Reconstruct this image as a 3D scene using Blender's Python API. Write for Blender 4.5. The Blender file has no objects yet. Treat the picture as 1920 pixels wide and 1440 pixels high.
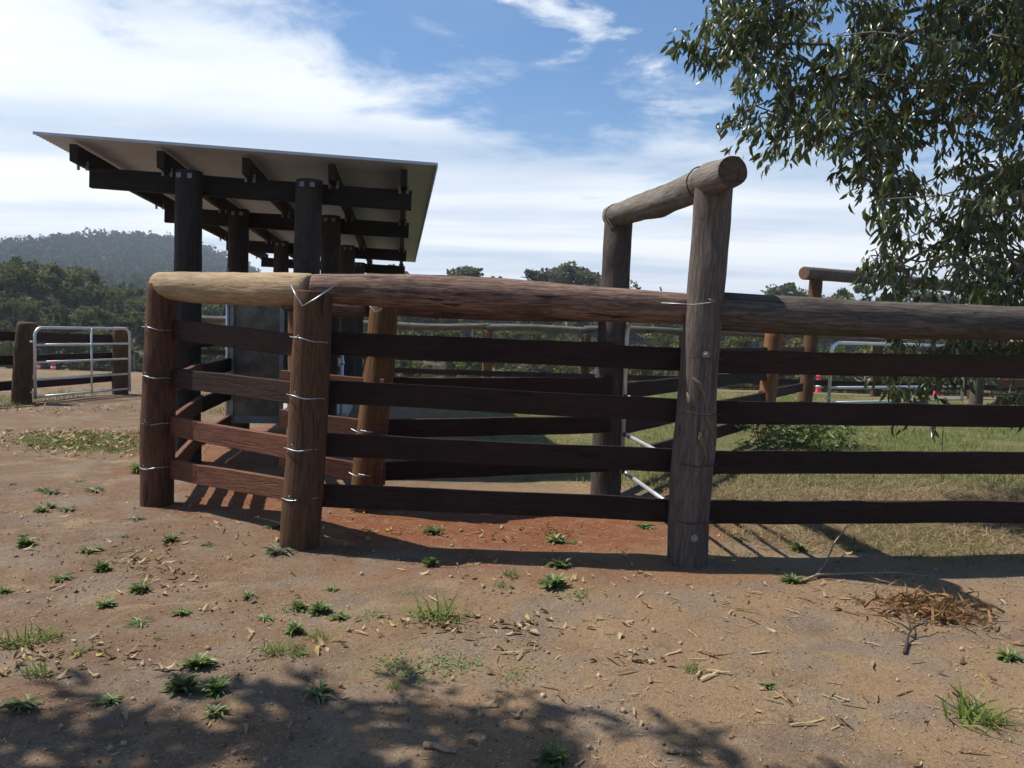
import bpy, math, random
import numpy as np
from mathutils import Vector, Matrix, noise as mnoise

# ------------------------------------------------------------------ camera, world, sun, exposure
sc = bpy.context.scene
FPX, CX, CY = 1500.0, 960.0, 720.0          # focal length and centre in photo pixels (1920 x 1440)
CAM_H = 1.5
PITCH = math.atan(95 / 1500)
ROLL = math.radians(1.65)
cam_data = bpy.data.cameras.new('camera')
cam_data.sensor_width = 36.0
cam_data.lens = FPX / 1920 * 36.0
cam_data.clip_start = 0.05
cam_data.clip_end = 6000
cam = bpy.data.objects.new('camera', cam_data)
sc.collection.objects.link(cam)
CAM_R = Matrix.Rotation(math.pi / 2 - PITCH, 3, 'X') @ Matrix.Rotation(ROLL, 3, 'Z')
cam.matrix_world = Matrix.Translation((0, 0, CAM_H)) @ CAM_R.to_4x4()
sc.camera = cam

SUN_VEC = Vector((-1.5, 0.40, 2.65)).normalized()       # towards the sun
sun_el = math.asin(SUN_VEC.z)
sun_az = math.atan2(SUN_VEC.x, SUN_VEC.y)               # clockwise from +Y

world = bpy.data.worlds.new('World')
sc.world = world
world.use_nodes = True
wt = world.node_tree
wt.nodes.clear()


class NG:
    """tiny node-graph helper"""
    def __init__(self, tree):
        self.t = tree

    def n(self, typ, **kw):
        nd = self.t.nodes.new(typ)
        for k, v in kw.items():
            setattr(nd, k, v)
        return nd

    def put(self, sock, v):
        if isinstance(v, bpy.types.NodeSocket):
            self.t.links.new(v, sock)
        elif v is not None:
            if isinstance(v, (tuple, list)) and len(v) == 3 and sock.type == 'RGBA':
                v = (*v, 1)
            sock.default_value = v

    def math(self, op, a, b=None, c=None, clamp=False):
        nd = self.n('ShaderNodeMath', operation=op, use_clamp=clamp)
        for s, v in zip(nd.inputs, (a, b, c)):
            self.put(s, v)
        return nd.outputs[0]

    def vmath(self, op, a, b=None):
        nd = self.n('ShaderNodeVectorMath', operation=op)
        self.put(nd.inputs[0], a)
        if b is not None:
            self.put(nd.inputs[1], b)
        return nd.outputs[0]

    def noise(self, vec, scale, detail=4, rough=0.55, dist=0.0, dim='3D', w=None):
        nd = self.n('ShaderNodeTexNoise', noise_dimensions=dim)
        if vec is not None:
            self.put(nd.inputs['Vector'], vec)
        nd.inputs['Scale'].default_value = scale
        nd.inputs['Detail'].default_value = detail
        nd.inputs['Roughness'].default_value = rough
        nd.inputs['Distortion'].default_value = dist
        if w is not None:
            self.put(nd.inputs['W'], w)
        return nd.outputs[0]

    def ramp(self, v, lo, hi, smooth=True):
        nd = self.n('ShaderNodeMapRange', interpolation_type='SMOOTHSTEP' if smooth else 'LINEAR', clamp=True) if smooth \
            else self.n('ShaderNodeMapRange', clamp=True)
        self.put(nd.inputs['Value'], v)
        nd.inputs['From Min'].default_value = lo
        nd.inputs['From Max'].default_value = hi
        return nd.outputs[0]

    def mix(self, f, a, b, mode='MIX'):
        nd = self.n('ShaderNodeMix', data_type='RGBA', blend_type=mode)
        self.put(nd.inputs[0], f)
        self.put(nd.inputs[6], a)
        self.put(nd.inputs[7], b)
        return nd.outputs[2]

    def comb(self, x, y, z):
        nd = self.n('ShaderNodeCombineXYZ')
        for s, v in zip(nd.inputs, (x, y, z)):
            self.put(s, v)
        return nd.outputs[0]

    def sep(self, v):
        nd = self.n('ShaderNodeSeparateXYZ')
        self.put(nd.inputs[0], v)
        return nd.outputs


w = NG(wt)
sky = w.n('ShaderNodeTexSky', sky_type='NISHITA', sun_disc=False, sun_elevation=sun_el, sun_rotation=sun_az,
          air_density=1.0, dust_density=0.6, ozone_density=3.0, altitude=100)
SKY_OFF = (25.9, 37.1, 13.3)
dirn = w.n('ShaderNodeTexCoord').outputs['Generated']
dx, dy, dz = w.sep(dirn)
dzc = w.math('MAXIMUM', dz, 0.02)
den = w.math('ADD', dzc, 0.05)
X = w.math('DIVIDE', dx, den)
Y = w.math('DIVIDE', dy, den)
P = w.comb(w.math('ADD', X, SKY_OFF[0]), w.math('ADD', Y, SKY_OFF[1]), SKY_OFF[2])
n_big = w.noise(P, 0.55, 6, 0.55, 0.3)
n_mid = w.noise(P, 1.9, 7, 0.62, 0.25)
n_low = w.noise(w.comb(w.math('MULTIPLY', X, 0.25), w.math('MULTIPLY', Y, 0.9), 3.3), 0.8, 5, 0.5, 0.2)
# a broad cloud deck that lies far off to the front and left; its edge runs across the view
edge = w.math('SUBTRACT', Y, w.math('MULTIPLY', w.math('MINIMUM', X, 0.0), 1.7))
edge = w.math('ADD', edge, w.math('MULTIPLY', w.math('SUBTRACT', n_mid, 0.5), 4.2))
edge = w.math('ADD', edge, w.math('MULTIPLY', w.math('SUBTRACT', n_big, 0.5), 1.5))
deck = w.ramp(edge, 2.7, 4.3)
# fair-weather puffs scattered over the rest of the sky
puff = w.ramp(w.math('ADD', w.math('MULTIPLY', n_mid, 0.72), w.math('MULTIPLY', n_big, 0.35)), 0.585, 0.70)
veil = w.math('ADD', 0.04, w.math('MULTIPLY', w.ramp(n_big, 0.48, 0.78), 0.16))
streak = w.ramp(n_low, 0.30, 0.62)
deck_d = w.math('MULTIPLY', deck, w.math('ADD', 0.74, w.math('MULTIPLY', streak, 0.26)))
cov = w.math('MAXIMUM', deck_d, w.math('MAXIMUM', w.math('MULTIPLY', puff, 0.85), veil))
skyc = w.n('ShaderNodeHueSaturation')
skyc.inputs['Saturation'].default_value = 1.28
skyc.inputs['Value'].default_value = 1.18
w.put(skyc.inputs['Color'], sky.outputs[0])
shade = w.ramp(w.math('ADD', w.math('MULTIPLY', n_low, 0.7), w.math('MULTIPLY', n_big, 0.3)), 0.36, 0.62)
cloud_col = w.mix(shade, (6.6, 7.5, 8.7), (10.8, 11.0, 11.2))
bgcol = w.mix(cov, skyc.outputs[0], cloud_col)
bg = w.n('ShaderNodeBackground')
w.put(bg.inputs['Color'], bgcol)
bg.inputs['Strength'].default_value = 0.088
wo = w.n('ShaderNodeOutputWorld')
wt.links.new(bg.outputs[0], wo.inputs['Surface'])

sun_data = bpy.data.lights.new('sun', 'SUN')
sun_data.energy = 5.0
sun_data.angle = math.radians(0.55)
sun_data.color = (1.0, 0.95, 0.87)
sun = bpy.data.objects.new('sun', sun_data)
sun.rotation_euler = SUN_VEC.to_track_quat('Z', 'Y').to_euler()
sun.location = SUN_VEC * 60
sc.collection.objects.link(sun)

sc.view_settings.view_transform = 'Standard'
sc.view_settings.look = 'None'
sc.view_settings.exposure = 0.34
sc.view_settings.gamma = 1.0
sc.view_settings.use_curve_mapping = False
sc.render.engine = 'CYCLES'
sc.cycles.use_denoising = True
sc.cycles.max_bounces = 4
sc.cycles.use_adaptive_sampling = True
sc.cycles.adaptive_threshold = .02
sc.cycles.transparent_max_bounces = 6
sc.cycles.volume_bounces = 0
sc.cycles.sample_clamp_indirect = 4.0

# ------------------------------------------------------------------ helpers
rnd = random.Random(7)
nrg = np.random.default_rng(11)
COL = sc.collection
W = {}                                       # world matrix of every object


def ray(x, y):
    return CAM_R @ Vector(((x - CX) / FPX, -(y - CY) / FPX, -1.0))


def at(x, y, d):
    """photo pixel at a distance d (world Y)"""
    r = ray(x, y)
    return Vector((0, 0, CAM_H)) + r * (d / r.y)


def _hash(i, j, s):
    n = (i * 374761393 + j * 668265263 + s * 974711) & 0x7fffffff
    n = (n ^ (n >> 13)) * 1274126177 & 0x7fffffff
    return ((n ^ (n >> 16)) & 0xffff) / 65535.0


def vnoise(x, y, s=0):
    x = np.asarray(x, float); y = np.asarray(y, float)
    i = np.floor(x).astype(np.int64); j = np.floor(y).astype(np.int64)
    fx = x - i; fy = y - j
    fx = fx * fx * (3 - 2 * fx); fy = fy * fy * (3 - 2 * fy)
    a = _hash(i, j, s); b = _hash(i + 1, j, s); c = _hash(i, j + 1, s); d = _hash(i + 1, j + 1, s)
    return (a + (b - a) * fx) * (1 - fy) + (c + (d - c) * fx) * fy


def fbm(x, y, s=0, o=4):
    v = 0; a = .5
    for k in range(o):
        v = v + a * vnoise(np.asarray(x) * 2 ** k, np.asarray(y) * 2 ** k, s + k)
        a *= .5
    return v


def sstep(a, b, x):
    t = np.clip((np.asarray(x, float) - a) / (b - a), 0, 1)
    return t * t * (3 - 2 * t)


def gz(x, y):
    """height of the ground"""
    x = np.asarray(x, float); y = np.asarray(y, float)
    z = -np.clip(y - 24, 0, 66) * 0.087
    z = z + sstep(150, 300, y) * 10
    hill = sstep(260, 620, y) * (1 - sstep(760, 1100, y) * .3)
    prof = sstep(-95, -250, x + (y - 600) * .2) * (38 + 9 * np.sin(x / 55.0) + 5 * np.sin(x / 23.0 + 1))
    z = z + hill * prof
    near = 1 - sstep(20, 60, np.abs(y))
    z = z + near * ((fbm(x * .5, y * .5, 3, 3) - .45) * .05 + (fbm(x * 2.3, y * 2.3, 9, 3) - .45) * .022)
    far = sstep(60, 200, y)
    z = z + far * (fbm(x / 40, y / 40, 5, 3) - .45) * 3
    return z


def gzf(x, y):
    return float(gz(x, y))


def gp(x, y, zoff=0.0):
    """photo pixel -> point on the ground"""
    r = ray(x, y)
    t = CAM_H / -r.z
    for _ in range(4):
        p = Vector((0, 0, CAM_H)) + r * t
        t = (CAM_H - gzf(p.x, p.y)) / -r.z
    p = Vector((0, 0, CAM_H)) + r * t
    p.z += zoff
    return p


def tag(o, label=None, cat=None, group=None, kind=None):
    if label: o['label'] = label
    if cat: o['category'] = cat
    if group: o['group'] = group
    if kind: o['kind'] = kind
    return o


def place(o, mw, parent=None):
    COL.objects.link(o)
    W[o.name] = mw
    if parent is not None:
        o.parent = parent
        o.matrix_basis = W[parent.name].inverted() @ mw
    else:
        o.matrix_basis = mw
    return o


def empty(name, loc, label, cat, group=None):
    o = bpy.data.objects.new(name, None)
    o.empty_display_size = .2
    place(o, Matrix.Translation(loc))
    return tag(o, label, cat, group)


def mesh(name, verts, faces, mats, fmat=None, smooth=True):
    me = bpy.data.meshes.new(name)
    me.from_pydata([tuple(v) for v in verts], [], faces)
    for m in (mats if isinstance(mats, (list, tuple)) else [mats]):
        me.materials.append(m)
    if fmat is not None:
        me.polygons.foreach_set('material_index', fmat)
    if smooth:
        me.polygons.foreach_set('use_smooth', [True] * len(me.polygons))
    me.update()
    return me


def npmesh(name, V, F, mat, smooth=False, fmat=None):
    """V (n,3), F (m,k): fast mesh of k-gons"""
    me = bpy.data.meshes.new(name)
    V = np.ascontiguousarray(V, np.float32); F = np.ascontiguousarray(F, np.int32)
    me.vertices.add(len(V)); me.vertices.foreach_set('co', V.ravel())
    k = F.shape[1]
    me.loops.add(F.size); me.loops.foreach_set('vertex_index', F.ravel())
    me.polygons.add(len(F)); me.polygons.foreach_set('loop_start', np.arange(0, F.size, k, dtype=np.int32))
    for m in (mat if isinstance(mat, (list, tuple)) else [mat]):
        me.materials.append(m)
    if fmat is not None:
        me.polygons.foreach_set('material_index', np.ascontiguousarray(fmat, np.int32))
    if smooth:
        me.polygons.foreach_set('use_smooth', np.ones(len(F), bool))
    me.update(calc_edges=True)
    me.validate()
    return me


def obj(name, me, mw=None, parent=None):
    return place(bpy.data.objects.new(name, me), mw or Matrix.Identity(4), parent)


def frame(p0, d, up=Vector((0, 0, 1))):
    """matrix at p0 with local Z along d"""
    z = d.normalized()
    x = up.cross(z)
    if x.length < 1e-3:
        x = Vector((1, 0, 0)) - z * z.x
    x.normalize()
    y = z.cross(x)
    m = Matrix((x, y, z)).transposed().to_4x4()
    m.translation = p0
    return m


def log_mesh(name, L, r0, r1, mats, seed=0, sides=22, segs=None, rough=.05, bend=0.0, rm=None, bulges=(), cap_round=.5, flare=0.0):
    """a round timber along local Z from 0 to L; material 1 is the sawn end"""
    segs = segs or max(10, int(L / .09))
    rr = random.Random(seed * 13 + 5)
    ph1, ph2 = rr.uniform(0, 6), rr.uniform(0, 6)
    V = []; F = []; FM = []
    rows = [(0.0, 1 - .06 * cap_round), ] + [(L * k / segs, 1.0) for k in range(segs + 1)] + [(L, 1 - .08 * cap_round)]
    rows[1] = (.012 * cap_round + 1e-3, 1.0); rows[-2] = (L - .018 * cap_round - 1e-3, 1.0)
    for z, s in rows:
        t = z / L
        r = r0 + (r1 - r0) * t
        if rm is not None:
            r = (r0 * (1 - t) * (1 - 2 * t) + rm * 4 * t * (1 - t) + r1 * t * (2 * t - 1))
        r *= 1 + flare * max(0, 1 - z / .35) ** 2
        cx = bend * math.sin(math.pi * t) * math.cos(ph1) + .012 * math.sin(5.1 * t + ph2)
        cy = bend * math.sin(math.pi * t) * math.sin(ph1) + .012 * math.sin(4.3 * t + ph1)
        for k in range(sides):
            a = 2 * math.pi * k / sides
            c, sn = math.cos(a), math.sin(a)
            nn = mnoise.noise((c * 1.1 + seed * 3.7, sn * 1.1, z * 1.6)) * 1.3 + \
                mnoise.noise((c * 3 + seed, sn * 3, z * 4.5)) * .55 + mnoise.noise((c * 7, sn * 7 + seed, z * 6)) * .3
            rad = r * s * (1 + rough * nn)
            for (bz, ba, bh, bw) in bulges:
                da = (a - ba + math.pi) % (2 * math.pi) - math.pi
                rad += bh * math.exp(-((z - bz) / bw) ** 2 - (da / .55) ** 2)
            V.append((cx + rad * c, cy + rad * sn, z))
    nr = len(rows)
    for i in range(nr - 1):
        for k in range(sides):
            k2 = (k + 1) % sides
            F.append((i * sides + k, i * sides + k2, (i + 1) * sides + k2, (i + 1) * sides + k)); FM.append(0)
    F.append(tuple(range(sides))[::-1]); FM.append(1)
    F.append(tuple((nr - 1) * sides + k for k in range(sides))); FM.append(1)
    me = mesh(name, V, F, mats, FM)
    me.polygons[len(F) - 1].use_smooth = False
    me.polygons[len(F) - 2].use_smooth = False
    return me


_seed = [1]


def log(name, p0, p1, r0, r1, mats, parent, **kw):
    _seed[0] += 1
    d = p1 - p0
    me = log_mesh(name, d.length, r0, r1, mats, seed=kw.pop('seed', _seed[0]), **kw)
    return obj(name, me, frame(p0, d), parent)


def plank(name, p0, p1, h, t, mat, parent, sag=0.0, up=Vector((0, 0, 1)), jit=.004):
    """sawn board from p0 to p1 (centre line), height h, thickness t; local X runs along it"""
    _seed[0] += 1
    rr = random.Random(_seed[0])
    d = p1 - p0
    L = d.length
    x = d.normalized(); y = up.cross(x).normalized(); z = x.cross(y)
    m = Matrix((x, y, z)).transposed().to_4x4(); m.translation = p0
    n = max(2, int(L / .3))
    c = .005
    prof = [(-t / 2, -h / 2 + c), (-t / 2 + c, -h / 2), (t / 2 - c, -h / 2), (t / 2, -h / 2 + c), (t / 2, h / 2 - c), (t / 2 - c, h / 2), (-t / 2 + c, h / 2), (-t / 2, h / 2 - c)]
    V = []; F = []
    wob = [(rr.uniform(-jit, jit), rr.uniform(-jit, jit)) for _ in range(n + 1)]
    for i in range(n + 1):
        s = i / n
        oy = wob[i][0]; oz = wob[i][1] - sag * math.sin(math.pi * s)
        hs = 1 + rr.uniform(-.015, .015)
        for (py, pz) in prof:
            V.append((L * s, py + oy, pz * hs + oz))
    for i in range(n):
        for k in range(8):
            k2 = (k + 1) % 8
            F.append((i * 8 + k, (i + 1) * 8 + k, (i + 1) * 8 + k2, i * 8 + k2))
    F.append(tuple(range(8))); F.append(tuple(n * 8 + k for k in range(7, -1, -1)))
    me = mesh(name, V, F, mat, smooth=False)
    return obj(name, me, m, parent)


def box_mesh(name, cx, cy, cz, sx, sy, sz, mat, bev=0.004):
    V = []; F = []
    b = min(bev, sx / 3, sy / 3, sz / 3)
    prof = [(-sx / 2, -sy / 2 + b), (-sx / 2 + b, -sy / 2), (sx / 2 - b, -sy / 2), (sx / 2, -sy / 2 + b), (sx / 2, sy / 2 - b), (sx / 2 - b, sy / 2), (-sx / 2 + b, sy / 2), (-sx / 2, sy / 2 - b)]
    for z, k in ((-sz / 2, 1 - 2 * b / max(sx, sy)), (-sz / 2 + b, 1), (sz / 2 - b, 1), (sz / 2, 1 - 2 * b / max(sx, sy))):
        for (x, y) in prof:
            V.append((cx + x * k, cy + y * k, cz + z))
    for i in range(3):
        for k in range(8):
            k2 = (k + 1) % 8
            F.append((i * 8 + k, i * 8 + k2, (i + 1) * 8 + k2, (i + 1) * 8 + k))
    F.append(tuple(range(7, -1, -1))); F.append(tuple(24 + k for k in range(8)))
    return mesh(name, V, F, mat, smooth=False)


def tube_data(pts, rad, sides=8):
    """V, F (quads) of a tube through pts; rad a number or list"""
    pts = [Vector(p) for p in pts]
    n = len(pts)
    rad = [rad] * n if isinstance(rad, (int, float)) else rad
    V = []; F = []
    prev = None
    for i, p in enumerate(pts):
        t = (pts[min(i + 1, n - 1)] - pts[max(i - 1, 0)])
        t = t.normalized() if t.length > 1e-9 else Vector((0, 0, 1))
        if prev is None:
            a = Vector((0, 0, 1)) if abs(t.z) < .9 else Vector((1, 0, 0))
            x = a.cross(t).normalized()
        else:
            x = (prev - t * prev.dot(t)).normalized()
        prev = x
        y = t.cross(x)
        for k in range(sides):
            an = 2 * math.pi * k / sides
            V.append(p + (x * math.cos(an) + y * math.sin(an)) * rad[i])
    for i in range(n - 1):
        for k in range(sides):
            k2 = (k + 1) % sides
            F.append((i * sides + k, i * sides + k2, (i + 1) * sides + k2, (i + 1) * sides + k))
    F.append(tuple(range(sides))[::-1]); F.append(tuple((n - 1) * sides + k for k in range(sides)))
    return V, F


def tube(name, pts, rad, mat, parent, sides=8):
    V, F = tube_data(pts, rad, sides)
    p0 = Vector(pts[0])
    V = [v - p0 for v in V]
    return obj(name, mesh(name, V, F, mat), Matrix.Translation(p0), parent)


def batch(T, TF, M, O):
    """instances of a small template: T (n,3), TF (f,k), M (N,3,3), O (N,3) -> V, F"""
    N = len(O); n = len(T)
    V = np.einsum('nij,kj->nki', M, T) + O[:, None, :]
    F = (TF[None, :, :] + (np.arange(N) * n)[:, None, None]).reshape(-1, TF.shape[1])
    return V.reshape(-1, 3), F


def rand_rot(N, g):
    q = g.normal(size=(N, 4)); q /= np.linalg.norm(q, axis=1)[:, None]
    a, b, c, d = q.T
    return np.stack([np.stack([1 - 2 * (c * c + d * d), 2 * (b * c - a * d), 2 * (b * d + a * c)], -1),
                     np.stack([2 * (b * c + a * d), 1 - 2 * (b * b + d * d), 2 * (c * d - a * b)], -1),
                     np.stack([2 * (b * d - a * c), 2 * (c * d + a * b), 1 - 2 * (b * b + c * c)], -1)], 1)


def basis(xdir, ndir):
    """matrices whose X column is xdir and Z column close to ndir"""
    x = xdir / np.linalg.norm(xdir, axis=1)[:, None]
    y = np.cross(ndir, x); y /= (np.linalg.norm(y, axis=1)[:, None] + 1e-9)
    z = np.cross(x, y)
    return np.stack([x, y, z], -1)


ORD = ('leftmost second third fourth fifth sixth seventh eighth ninth tenth eleventh twelfth thirteenth fourteenth fifteenth sixteenth seventeenth eighteenth nineteenth twentieth '
       'twenty-first twenty-second twenty-third twenty-fourth twenty-fifth twenty-sixth twenty-seventh twenty-eighth twenty-ninth thirtieth thirty-first thirty-second thirty-third thirty-fourth thirty-fifth thirty-sixth thirty-seventh thirty-eighth thirty-ninth fortieth').split()


def ordinal(items, key):
    """position of every item counted from the left"""
    order = sorted(range(len(items)), key=lambda i: key(items[i]))
    out = [None] * len(items)
    for k, i in enumerate(order):
        out[i] = 'leftmost' if k == 0 else ORD[k] + ' from the left'
    return out


# ------------------------------------------------------------------ materials
def new_mat(name):
    m = bpy.data.materials.new(name)
    m.use_nodes = True
    m.node_tree.nodes.clear()
    g = NG(m.node_tree)
    bs = g.n('ShaderNodeBsdfPrincipled')
    out = g.n('ShaderNodeOutputMaterial')
    m.node_tree.links.new(bs.outputs[0], out.inputs['Surface'])
    return m, g, bs, out


def bump(g, bs, h, strength=.4, dist=.01):
    b = g.n('ShaderNodeBump')
    b.inputs['Strength'].default_value = strength
    b.inputs['Distance'].default_value = dist
    g.put(b.inputs['Height'], h)
    g.put(bs.inputs['Normal'], b.outputs[0])


def objvec(g, scale):
    tc = g.n('ShaderNodeTexCoord').outputs['Object']
    rn = g.n('ShaderNodeObjectInfo').outputs['Random']
    off = g.comb(g.math('MULTIPLY', rn, 37.0), g.math('MULTIPLY', rn, 11.0), g.math('MULTIPLY', rn, 23.0))
    v = g.vmath('ADD', g.vmath('MULTIPLY', tc, scale), off)
    return v, rn, tc


def timber(name, base, pale, dark, axis='Z', crack=.5, patch=.5, rough=.85, saw=False):
    m, g, bs, _ = new_mat(name)
    sl = {'Z': (1, 1, .09), 'X': (.09, 1, 1)}[axis]
    v, rn, tc = objvec(g, sl)
    v2, _, _ = objvec(g, (1, 1, .35) if axis == 'Z' else (.35, 1, 1))
    grain = g.noise(v, 55, 6, .6, .4)
    fine = g.noise(v, 190, 3, .6)
    big = g.noise(v2, 3.2, 5, .6, .6)
    mid = g.noise(v2, 11, 5, .65, .3)
    c = g.mix(g.ramp(grain, .38, .62), base, pale)
    c = g.mix(g.math('MULTIPLY', g.ramp(fine, .52, .30), .55), c, dark)
    c = g.mix(g.math('MULTIPLY', g.ramp(big, .48, .72), patch), c, dark)
    c = g.mix(g.math('MULTIPLY', g.ramp(mid, .52, .75), patch * .7), c, pale)
    crk = g.ramp(g.noise(v, 28, 3, .5, .8), .36, .30)
    c = g.mix(g.math('MULTIPLY', crk, crack), c, (dark[0] * .35, dark[1] * .35, dark[2] * .35))
    hsv = g.n('ShaderNodeHueSaturation')
    g.put(hsv.inputs['Value'], g.math('ADD', .78, g.math('MULTIPLY', rn, .44)))
    g.put(hsv.inputs['Hue'], g.math('ADD', .493, g.math('MULTIPLY', g.math('FRACT', g.math('MULTIPLY', rn, 7.3)), .014)))
    g.put(hsv.inputs['Color'], c)
    g.put(bs.inputs['Base Color'], hsv.outputs[0])
    g.put(bs.inputs['Roughness'], g.math('ADD', rough - .1, g.math('MULTIPLY', mid, .2)))
    bs.inputs['Specular IOR Level'].default_value = .25
    h = g.math('ADD', g.math('MULTIPLY', grain, .6), g.math('MULTIPLY', fine, .25))
    h = g.math('SUBTRACT', h, g.math('MULTIPLY', crk, crack * 1.2))
    h = g.math('ADD', h, g.math('MULTIPLY', mid, .6))
    if saw:
        v3, _, _ = objvec(g, (1, .02, .05))
        h = g.math('ADD', h, g.math('MULTIPLY', g.noise(v3, 120, 2, .5), .5))
    bump(g, bs, h, .7, .012)
    return m


def plain(name, col, rough=.6, metal=0.0, var=.15, scale=30, bmp=.15, spec=.5):
    m, g, bs, _ = new_mat(name)
    v, rn, tc = objvec(g, (1, 1, 1))
    n = g.noise(v, scale, 5, .6)
    lo = tuple(c * (1 - var) for c in col); hi = tuple(min(1, c * (1 + var)) for c in col)
    g.put(bs.inputs['Base Color'], g.mix(g.ramp(n, .3, .7), lo, hi))
    bs.inputs['Metallic'].default_value = metal
    g.put(bs.inputs['Roughness'], g.math('ADD', rough - .1, g.math('MULTIPLY', n, .2)))
    bs.inputs['Specular IOR Level'].default_value = spec
    if bmp:
        bump(g, bs, n, bmp, .004)
    return m


def leafmat(name, cols, rough=.4, trans=.25, spec=.5, obj_rand=True):
    """foliage: colour varies per leaf island, some light passes through"""
    m, g, bs, out = new_mat(name)
    geo = g.n('ShaderNodeNewGeometry')
    ri = geo.outputs['Random Per Island']
    ob = g.n('ShaderNodeObjectInfo').outputs['Random']
    cr = g.n('ShaderNodeValToRGB')
    el = cr.color_ramp.elements
    while len(el) < len(cols):
        el.new(.5)
    for i, (p, c) in enumerate(cols):
        el[i].position = p; el[i].color = (*c, 1)
    g.put(cr.inputs[0], ri)
    c = cr.outputs[0]
    if obj_rand:
        hs = g.n('ShaderNodeHueSaturation')
        g.put(hs.inputs['Hue'], g.math('ADD', .48, g.math('MULTIPLY', ob, .035)))
        g.put(hs.inputs['Value'], g.math('ADD', .7, g.math('MULTIPLY', g.math('FRACT', g.math('MULTIPLY', ob, 9.7)), .65)))
        g.put(hs.inputs['Color'], c)
        c = hs.outputs[0]
    g.put(bs.inputs['Base Color'], c)
    bs.inputs['Roughness'].default_value = rough
    bs.inputs['Specular IOR Level'].default_value = spec
    if trans:
        tr = g.n('ShaderNodeBsdfTranslucent')
        g.put(tr.inputs['Color'], g.mix(.5, c, (.30, .34, .06), 'MIX'))
        mx = g.n('ShaderNodeMixShader'); mx.inputs[0].default_value = trans
        g.t.links.new(bs.outputs[0], mx.inputs[1]); g.t.links.new(tr.outputs[0], mx.inputs[2])
        g.t.links.new(mx.outputs[0], out.inputs['Surface'])
    return m


M = {}
M['end'] = plain('sawn_log_end', (.085, .06, .042), .9, 0, .35, 26, .5, .2)
M['end_red'] = plain('sawn_red_log_end', (.17, .085, .058), .9, 0, .3, 26, .5, .2)
M['post'] = timber('brown_post_timber', (0.08, 0.04, 0.021), (0.135, 0.069, 0.035), (0.022, 0.012, 0.009), 'Z', .55, .7)
M['post_tan'] = timber('orange_post_timber', (0.17, 0.08, 0.032), (0.24, 0.118, 0.05), (0.055, 0.025, 0.013), 'Z', .35, .5)
M['arch'] = timber('weathered_arch_timber', (0.085, 0.066, 0.055), (0.14, 0.114, 0.097), (0.03, 0.023, 0.02), 'Z', .4, .45)
M['arch_log'] = timber('grey_cross_log_timber', (.135, .112, .094), (.215, .185, .155), (.055, .044, .038), 'Z', .4, .4)
M['rail_peeled'] = timber('peeled_pale_rail', (.33, .225, .135), (.45, .33, .205), (.19, .110, .062), 'Z', .35, .7)
M['rail_bark'] = timber('brown_barky_rail', (.10, .060, .043), (.215, .142, .102), (.014, .010, .009), 'Z', .8, .95)
M['rail_grey'] = timber('grey_weathered_rail', (.085, .069, .057), (.175, .142, .116), (.024, .019, .016), 'Z', .7, .6)
M['plank'] = timber('dark_red_plank', (0.03, 0.015, 0.0115), (0.046, 0.022, 0.016), (0.016, 0.009, 0.008), 'X', .4, .6, .8, True)
M['plank_red'] = timber('fresh_red_plank', (0.115, 0.046, 0.027), (0.165, 0.068, 0.04), (0.055, 0.023, 0.014), 'X', .25, .5, .8, True)
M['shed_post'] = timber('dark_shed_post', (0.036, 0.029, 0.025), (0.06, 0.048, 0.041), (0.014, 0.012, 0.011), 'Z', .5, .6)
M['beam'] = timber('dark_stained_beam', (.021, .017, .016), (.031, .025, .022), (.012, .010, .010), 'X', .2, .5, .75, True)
M['galv'] = plain('galvanised_steel', (.70, .72, .74), .38, .65, .12, 40, .05)
M['wire'] = plain('tie_wire', (.36, .40, .43), .4, .8, .1, 60, 0)
M['zinc'] = plain('zinc_plate', (.20, .21, .22), .55, .5, .15, 30, .05)
M['rubber'] = plain('black_sleeve', (.012, .012, .013), .5, 0, .2, 30, 0)
M['sheet'] = plain('corrugated_roof_steel', (.50, .56, .64), .5, .15, .06, 6, .02)
M['panel'] = plain('weathered_sheet_panel', (.17, .15, .115), .55, .2, .4, 5, .1)
M['panel_frame'] = plain('grey_painted_frame', (.26, .28, .28), .5, .3, .2, 12, .1)
M['concrete'] = plain('pale_concrete', (.38, .36, .33), .9, 0, .15, 20, .4, .2)
M['pink'] = plain('pink_bollard_plastic', (.80, .055, .10), .5, 0, .08, 10, 0)
M['white'] = plain('white_reflective_band', (.75, .75, .75), .4, 0, .05, 10, 0)
M['black'] = plain('black_rubber_base', (.02, .02, .02), .7, 0, .2, 10, 0)
M['stick'] = timber('dry_stick', (.24, .17, .11), (.36, .28, .19), (.11, .075, .05), 'Z', .3, .4)
M['twig_dark'] = plain('dark_twig', (.060, .048, .040), .9, 0, .3, 60, .2, .2)
M['track'] = plain('pale_borer_track', (.16, .115, .075), .9, 0, .25, 60, .3, .2)
M['bark_tree'] = plain('smooth_grey_bark', (.17, .145, .12), .9, 0, .35, 14, .5, .2)
M['gum_bark'] = plain('pale_gum_bark', (.42, .39, .34), .9, 0, .45, 1.5, .3, .2)
M['leaf'] = leafmat('glossy_tree_leaf', [(0, (.026, .040, .016)), (.45, (.044, .064, .022)), (.82, (.080, .100, .034)), (.94, (.12, .130, .036)), (1, (.22, .14, .030))], .30, .26, .65, False)
M['gum'] = leafmat('gum_foliage', [(0, (.042, .047, .028)), (.6, (.084, .088, .050)), (1, (.135, .132, .078))], .85, .25, .08)
M['shrub'] = leafmat('olive_shrub_foliage', [(0, (.050, .060, .018)), (.6, (.095, .105, .028)), (1, (.16, .155, .045))], .85, .22, .08)
M['wood_far'] = leafmat('far_wood_foliage', [(0, (.022, .032, .015)), (.6, (.042, .055, .024)), (1, (.062, .074, .038))], .9, .1, .05, False)
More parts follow.
